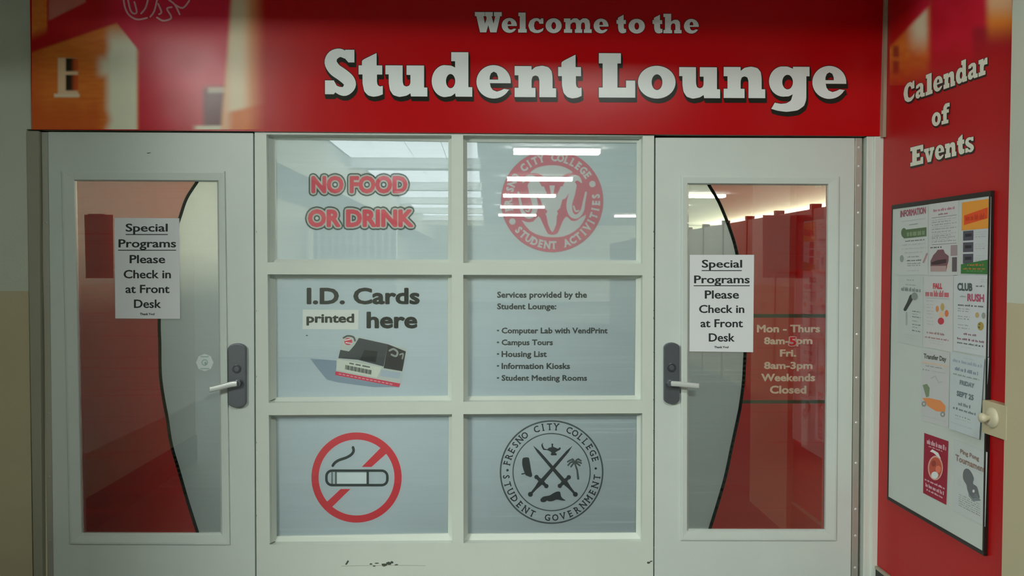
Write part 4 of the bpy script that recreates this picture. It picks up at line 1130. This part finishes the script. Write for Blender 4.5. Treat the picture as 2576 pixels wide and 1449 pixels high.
def f_pink(uv):
    it = [(words_line(uv, .15, .88, .09, .125, 7), rgb(145, 90, 105, K), 1), (words_line(uv, .32, .68, .155, .18, 7), rgb(130, 80, 92, K), 1), (R(uv, .1, .205, .95, .209), DG, 1)]
    for k, v in enumerate((.235, .265, .3, .33, .36, .4, .43, .455, .48, .505, .53)):
        it.append((words_line(uv, .1, .95 if k % 2 == 0 else .75, v, v + .012, k), GR if k % 3 else LG, 1))
    it.append((R(uv, .1, .575, .95, .579), DG, 1)); it.append((words_line(uv, .05, .45, .6, .625), DG, 1))
    it.append((Shape().poly([uv(*p) for p in ((.05, .93), (.05, .8), (.15, .72), (.25, .68), (.3, .65), (.5, .65), (.55, .7), (.68, .74), (.68, .8), (.6, .93))]), rgb(95, 66, 72, K), 1))
    it.append((Shape().poly([uv(*p) for p in ((.08, .82), (.3, .79), (.6, .78), (.6, .83), (.3, .85), (.1, .85))]), rgb(52, 36, 40, K), 2))
    it.append((R(uv, .05, .87, .6, .945), rgb(140, 118, 118, K), 2))
    it.append((R(uv, .75, .6, .98, .74), rgb(125, 112, 116, K), 1)); it.append((R(uv, .8, .76, .97, .95), rgb(75, 68, 70, K), 1)); it.append((Shape().fan(*uv(.7, .88), 5, 9), rgb(165, 155, 150, K), 2))
    return it
def f_orange(uv):
    it = [(R(uv, .02, .02, .95, .4), rgb(190, 120, 42, K), 1), (Shape().poly([uv(.1, .2), uv(.9, .13), uv(.9, .27), uv(.1, .33)]), rgb(176, 60, 22, K), 2),
          (words_line(uv, .16, .84, .2, .275, 7), rgb(150, 40, 14, K), 3)]
    for k in range(3):
        v = .41 + k * .155; it += [(R(uv, .07, v, .42, v + .13), rgb(62, 62, 72, K), 1), (R(uv, .14, v + .04, .36, v + .08), rgb(34, 34, 40, K), 2)]
        for q in range(3): it.append((words_line(uv, .5, .85, v + .025 + q * .03, v + .035 + q * .03, q), LG if q < 2 else GR, 1))
    return it + [(Shape().poly([uv(.0, .86), uv(.95, .8), uv(.95, .99), uv(.0, .985)]), rgb(42, 90, 45, K), 2), (words_line(uv, .22, .78, .855, .88, 7), rgb(150, 95, 45, K), 3), (words_line(uv, .08, .88, .905, .93, 7), rgb(150, 95, 45, K), 3), (words_line(uv, .2, .75, .945, .952), rgb(120, 150, 110, K), 3)]
def f_mic(uv):
    it = [(words_line(uv, .35, .65, .05, .065), GR, 1), (words_line(uv, .3, .72, .12, .135), GR, 1), (words_line(uv, .12, .92, .165, .225, 7), rgb(95, 102, 98, K), 1)]
    it.append((Shape().stroke([uv(.28, .5), uv(.42, .4), uv(.55, .3)], [4, 4.5, 6]), rgb(42, 46, 44, K), 1)); it.append((Shape().fan(*uv(.66, .29), 8, 10, 16), rgb(108, 114, 110, K), 2))
    it.append((Shape().stroke([uv(.34, .54), uv(.34, .72)], 2), rgb(130, 136, 132, K), 1))
    for k, v in enumerate((.5, .54, .58, .64, .69, .73, .78)): it.append((words_line(uv, .58, .92 - .12 * (k % 2), v, v + .014, k), DG if k % 2 == 0 else GR, 1))
    return it + [(words_line(uv, .15, .88, .86, .868), LG, 1), (words_line(uv, .2, .75, .9, .908), LG, 1)]
def f_food(uv):
    rd = rgb(160, 60, 72, K)
    it = [(tx(uv, 'FALL', .3, .1, .62, .18, .06), rd, 1), (words_line(uv, .04, .9, .2, .285, 7), rd, 1), (R(uv, .05, .305, .88, .309), GR, 1)]
    for k, v in enumerate((.34, .39, .43, .48, .52, .57, .62, .66)): it.append((words_line(uv, .08, .32, v, v + .014, k), LG, 1))
    for (u, v, rx, ry_, c) in ((.45, .45, 4, 8, (165, 110, 70)), (.63, .42, 5, 10, (150, 128, 80)), (.78, .5, 5, 9, (170, 95, 60)), (.58, .61, 8, 9, (150, 45, 55)), (.6, .52, 6, 7, (190, 150, 120))): it.append((Shape().fan(*uv(u, v), rx, ry_, 10), rgb(*c, K), 1))
    return it + [(words_line(uv, .08, .75, .77, .8, 3), rgb(130, 92, 92, K), 1), (words_line(uv, .02, .86, .84, .865, 4), rgb(130, 92, 92, K), 1), (words_line(uv, .15, .7, .885, .893, 5), LG, 1), (words_line(uv, .2, .65, .92, .928, 6), LG, 1)]
def f_club(uv):
    it = [(tx(uv, 'CLUB', .1, .1, .52, .205, .05), rgb(60, 72, 72, K), 1), (tx(uv, 'RUSH', .38, .235, .85, .335, .05), rgb(140, 70, 88, K), 1), (words_line(uv, .62, .85, .125, .145), DG, 1), (words_line(uv, .18, .35, .265, .285), GR, 1), (words_line(uv, .76, .98, .05, .06), LG, 1), (words_line(uv, .76, .98, .075, .085), LG, 1), (words_line(uv, .12, .85, .375, .4, 8), DG, 1)]
    for k, v in enumerate((.43, .46, .53, .56, .64, .68)): it.append((words_line(uv, .12, .45, v, v + .012, k), GR, 1))
    for (u, v, rx, ry_, c) in ((.66, .5, 5, 7, (150, 130, 92)), (.84, .5, 5, 8, (120, 122, 118)), (.76, .635, 8, 11, (135, 120, 62)), (.72, .63, 4, 7, (70, 64, 40))): it.append((Shape().fan(*uv(u, v), rx, ry_, 12), rgb(*c, K), 1))
    return it + [(words_line(uv, .28, .68, .745, .77, 3), rgb(115, 72, 84, K), 1), (words_line(uv, .1, .87, .815, .84, 9), rgb(100, 66, 76, K), 1), (words_line(uv, .1, .85, .87, .892, 5), DG, 1), (words_line(uv, .2, .7, .925, .933), LG, 1)]
def f_truck(uv):
    it = [(tx(uv, 'Transfer Day', .08, .05, .88, .14, .035), rgb(70, 76, 66, K), 1), (R(uv, .02, .165, .95, .19), rgb(165, 150, 138, K), 1), (words_line(uv, .15, .75, .21, .225, 2), GR, 1), (words_line(uv, .05, .3, .27, .285, 3), GR, 1), (words_line(uv, .4, .9, .27, .285, 4), LG, 1)]
    it.append((Shape().stroke([uv(.35, .38), uv(.5, .34), uv(.62, .42), uv(.75, .4)], 1.3), LG, 1))
    it.append((Shape().poly([uv(*p) for p in ((.05, .5), (.2, .47), (.3, .52), (.28, .64), (.18, .66))]), rgb(95, 110, 88, K), 1))
    it.append((Shape().poly([uv(*p) for p in ((.05, .68), (.3, .66), (.7, .66), (.88, .72), (.85, .8), (.55, .82), (.25, .78))]), rgb(180, 112, 66, K), 2))
    for u, v in ((.1, .76), (.78, .84)): it.append((Shape().fan(*uv(u, v), 6, 7, 14), rgb(112, 114, 112, K), 3)); it.append((Shape().fan(*uv(u, v), 2.5, 3, 10), rgb(160, 160, 155, K), 4))
    return it + [(words_line(uv, .1, .9, .92, .93, 5), LG, 1)]
def f_blue(uv):
    bl_ = rgb(100, 112, 128, K); it = [(words_line(uv, .4, .7, .04, .05, 1), LG, 1), (words_line(uv, .08, .95, .08, .12, 2), rgb(125, 135, 148, K), 1), (words_line(uv, .15, .85, .18, .225, 3), bl_, 1), (words_line(uv, .1, .9, .265, .285, 4), GR, 1)]
    it += [(tx(uv, 'FRIDAY', .3, .335, .75, .395, .05), rgb(95, 105, 112, K), 1), (tx(uv, 'SEPT 25', .22, .48, .75, .55, .05), rgb(85, 96, 102, K), 1), (words_line(uv, .28, .68, .62, .66, 7), rgb(95, 105, 112, K), 1), (words_line(uv, .12, .85, .695, .725, 5), rgb(85, 96, 102, K), 1), (words_line(uv, .2, .7, .79, .805, 6), GR, 1), (words_line(uv, .2, .7, .83, .84, 7), LG, 1), (words_line(uv, .05, .8, .9, .91, 8), LG, 1)]
    return it
def f_crimson(uv):
    wt = rgb(200, 150, 160, K)
    it = [(words_line(uv, .12, .93, .08, .16, 7), wt, 1), (words_line(uv, .2, .8, .18, .2, 1), wt, 1), (Shape().fan(*uv(.5, .5), 19, 31, 28), rgb(170, 130, 120, K), 1), (Shape().fan(*uv(.5, .5), 16, 27, 28), rgb(152, 66, 50, K), 2),
          (Shape().fan(*uv(.42, .44), 6, 8, 12), rgb(120, 50, 40, K), 3), (Shape().fan(*uv(.62, .5), 7, 9, 12), rgb(178, 96, 74, K), 3), (Shape().fan(*uv(.48, .62), 9, 9, 16), rgb(175, 182, 184, K), 3), (Shape().poly([uv(*p) for p in ((.25, .27), (.35, .22), (.6, .24), (.72, .32), (.6, .31), (.4, .27))]), rgb(185, 188, 185, K), 3)]
    return it + [(words_line(uv, .06, .95, .74, .775, 2), wt, 1), (words_line(uv, .1, .9, .81, .87, 7), wt, 1), (words_line(uv, .15, .85, .9, .93, 4), wt, 1)]
def f_ping(uv):
    br_ = rgb(112, 92, 84, K)
    it = [(tx(uv, 'Ping Pong', .2, .1, .76, .18, .03), br_, 1), (tx(uv, 'Tournament', .06, .2, .95, .29, .03), br_, 1), (words_line(uv, .2, .9, .31, .32, 1), LG, 1),
          (Shape().poly([uv(*p) for p in smooth_path([(.3, .4), (.38, .34), (.5, .34), (.62, .42), (.6, .5), (.72, .52), (.78, .6), (.8, .66), (.6, .7), (.45, .64), (.4, .56), (.3, .5)], 3, True)]), rgb(82, 86, 90, K), 1),
          (Shape().poly([uv(*p) for p in ((.45, .62), (.7, .62), (.85, .68), (.62, .74), (.48, .7))]), rgb(100, 105, 110, K), 1), (Shape().fan(*uv(.62, .6), 3, 4, 10), rgb(165, 168, 168, K), 2)]
    for k, v in enumerate((.54, .57, .6)): it.append((words_line(uv, .15, .35, v, v + .01, k), LG, 1))
    for k, v in enumerate((.73, .76, .79, .82, .85, .88)): it.append((words_line(uv, .18, .85, v, v + .013, k), GR if k != 5 else br_, 1))
    return it
flyer([(2262, 528), (2334, 516), (2334, 691), (2261, 692)], 'white information flyer with a dark green block, top left of the notice board', f_info)
flyer([(2337, 512), (2411, 500), (2409, 693), (2337, 693)], 'white flyer with ruled pink text and a maroon photo, top middle of the board', f_pink, (0.67, 0.69, 0.70))
flyer([(2418, 506), (2493, 495), (2490, 692), (2417, 691)], 'flyer with an orange head, three dark photos and a green foot', f_orange, (0.64, 0.68, 0.72))
flyer([(2260, 693), (2322, 696), (2320, 873), (2259, 860)], 'white flyer with a dark microphone picture', f_mic, (0.62, 0.67, 0.66))
flyer([(2325, 694), (2398, 693.5), (2396, 886), (2326, 873)], 'white flyer with red title and a spray of autumn leaves', f_food, (0.68, 0.69, 0.70))
flyer([(2399, 692), (2490, 692.5), (2487, 898), (2399, 882)], 'white flyer lettered CLUB RUSH', f_club, (0.68, 0.72, 0.76))
flyer([(2446, 893), (2488, 900), (2481, 1006), (2441, 993)], 'narrow white flyer with a green stripe, behind the blue-lettered flyer', lambda uv: [(R(uv, .2, .03, .36, .25), rgb(120, 150, 125, K), 1), (R(uv, .12, .2, .26, .9), rgb(135, 146, 142, K), 1)], (0.66, 0.70, 0.70))
flyer([(2318, 879), (2389, 889), (2386, 1076), (2317, 1057)], 'white flyer with an orange and green pickup drawing', f_truck, (0.64, 0.66, 0.67))
flyer([(2391, 884), (2476, 902), (2463, 1105), (2387, 1078)], 'white flyer with blue-grey lettering curling off the board beside the knob', f_blue, (0.62, 0.70, 0.74), lift=(0.001, 0.010, 0.030, 0.004))
flyer([(2325, 1089), (2385.5, 1110), (2380, 1270), (2322, 1240)], 'crimson flyer with a round picture near the foot of the board', f_crimson, rgb(118, 20, 40, K))
flyer([(2399, 1104), (2484, 1138), (2478, 1325), (2397, 1283)], 'white flyer lettered Ping Pong Tournament, lowest right on the board', f_ping, (0.62, 0.67, 0.68))

# ================================================================== painted bracket with knob on the right wall
kp = [SP(2470, 1001, 0.045), SP(2526, 1017), SP(2526, 1101), SP(2468.5, 1083, 0.045)]
ky0 = (kp[0].y + kp[3].y) / 2; kz1 = (kp[0].z + kp[1].z) / 2; kz0 = (kp[2].z + kp[3].z) / 2
kn = empty('door_holder', (XW, ky0 - 0.05, kz0), 'cream painted door holder box with a round knob beside the notice board', 'door holder')
yn = (_pb + (_pt - _pb) * ((1.05 - _pb.z) / (_pt.z - _pb.z))).y + 0.0
box('mounting_box', (PX - 0.0012, yn - 0.012, kz0), (XW - 0.006, ky0, kz1), M['wall'], kn, bevel=0.002)
c = SP(2497, 1051, 0.042)
def lathe(name, prof, center, m, parent, n=28):
    """prof: (distance out along -X, radius)"""
    V, Fc = [], []
    for d, r in prof:
        for k in range(n):
            a = 2 * math.pi * k / n; V.append((center.x - d, center.y + r * math.cos(a), center.z + r * math.sin(a)))
    for j in range(len(prof) - 1):
        for k in range(n): Fc.append((j * n + k, j * n + (k + 1) % n, (j + 1) * n + (k + 1) % n, (j + 1) * n + k))
    Fc.append(tuple(range(n))); Fc.append(tuple(range(len(prof) * n - 1, (len(prof) - 1) * n - 1, -1)))
    return put(name, V, Fc, m, parent, smooth=True)
lathe('collar', [(0, .036), (.004, .035), (.010, .030), (.014, .020)], c, M['cream'], kn)
lathe('knob', [(.010, .011), (.020, .010), (.026, .014), (.034, .017), (.042, .015), (.046, .008), (.047, .001)], c, M['cream'], kn)

# ================================================================== things seen through the perforated films, and the hall lights
def light(x, y, label, glow, group=None):
    r = empty('ceiling_light', (x, y, HZ), label, 'ceiling light', group)
    box('housing', (x - 0.61, y - 0.13, HZ - 0.03), (x + 0.61, y + 0.13, HZ), M['housing'], r)
    box('diffuser', (x - 0.6, y - 0.12, HZ - 0.09), (x + 0.6, y + 0.12, HZ - 0.03), glow, r)
light(0.85, -3.78, 'white tube light in the hall mirrored as a soft glow on the banner', M['near'], 'hall tube lights')
light(-3.4, -5.0, 'hall tube light to the left behind the viewer, nearer the doors', M['lamp'], 'hall tube lights')
light(-3.4, -5.7, 'hall tube light to the left behind the viewer, farther from the doors', M['lamp'], 'hall tube lights')
ords = ['topmost and widest', 'second', 'third', 'fourth', 'lowest and thinnest']
for k in range(5): light(0.98, 8.1 + 3.74 * k, '%s of the stacked white tube lights seen in the emblem pane' % ords[k], M['roomlamp'], 'tube lights down the lounge')
light(4.85, 15.4, 'white tube light crossing the film edge at the top of the right door glass', M['roomlamp'], 'tube lights down the lounge')
light(4.85, 19.2, 'small bright light end under the tube light in the right door glass', M['roomlamp'], 'tube lights down the lounge')
light(4.75, 23.3, 'short tube light at the right edge of the emblem pane', M['roomlamp'], 'tube lights down the lounge')
steps = ['largest and topmost', 'second', 'third', 'fourth', 'lowest and smallest']
for k in range(5):
    d = 4.85 + 3.74 * k + (3.74 if False else 0)
    yy = 9.25 + 3.74 * k
    r = empty('lit_ceiling_patch', (-1.1, yy, HZ), '%s glowing patch standing for lit ceiling, stepping down in the NO FOOD OR DRINK pane' % steps[k], 'ceiling light', 'glowing lit-ceiling patches')
    for q in range(4):
        box('diffuser', (-2.08 + .49 * q, yy - 1.9, HZ - 0.012), (-2.08 + .49 * q + .475, yy - 0.02, HZ - 0.002), M['ceil_glow'], r)  # glowing sheets in place of ceiling lit between the beams
pt = empty('partition_screen', (3.2, 9, 0), 'long beige partition with brown posts receding behind the red film of the right door', 'partition')
box('board', (3.2, 3.2, 0.0), (3.28, 18, 2.08), M['partition'], pt)
for k in range(11): box('post', (3.19, 4.5 + 1.03 * k - .03, 0), (3.29, 4.5 + 1.03 * k + .03, 2.13), M['oak'], pt)
sh_ = empty('shelf_unit', (3.0, 3.4, 0), 'open shelf unit glimpsed through the red film at the right edge of the right door', 'shelf')
for k in range(6): box('shelf_board', (2.72, 3.3, 0.35 + 0.28 * k), (3.12, 3.6, 0.37 + 0.28 * k), M['paper'], sh_)
for x in (2.70, 2.9, 3.12): box('side_panel', (x, 3.3, 0), (x + .02, 3.6, 1.8), M['paper'], sh_)
V, Fc = [], []
for k in range(61):
    x = -3.1 + 1.5 * k / 60; y = 11.4 + 0.07 * math.sin(k * 1.25)
    V += [(x, y, .02), (x, y, 2.3)]
Fc = [(2 * k, 2 * k + 2, 2 * k + 3, 2 * k + 1) for k in range(60)]
tag(put('curtain', V, Fc, mat('pale_curtain_cloth', (.7, .7, .66), .9), smooth=True), 'pale pleated curtain seen faintly through the lower NO FOOD OR DRINK pane', 'curtain')
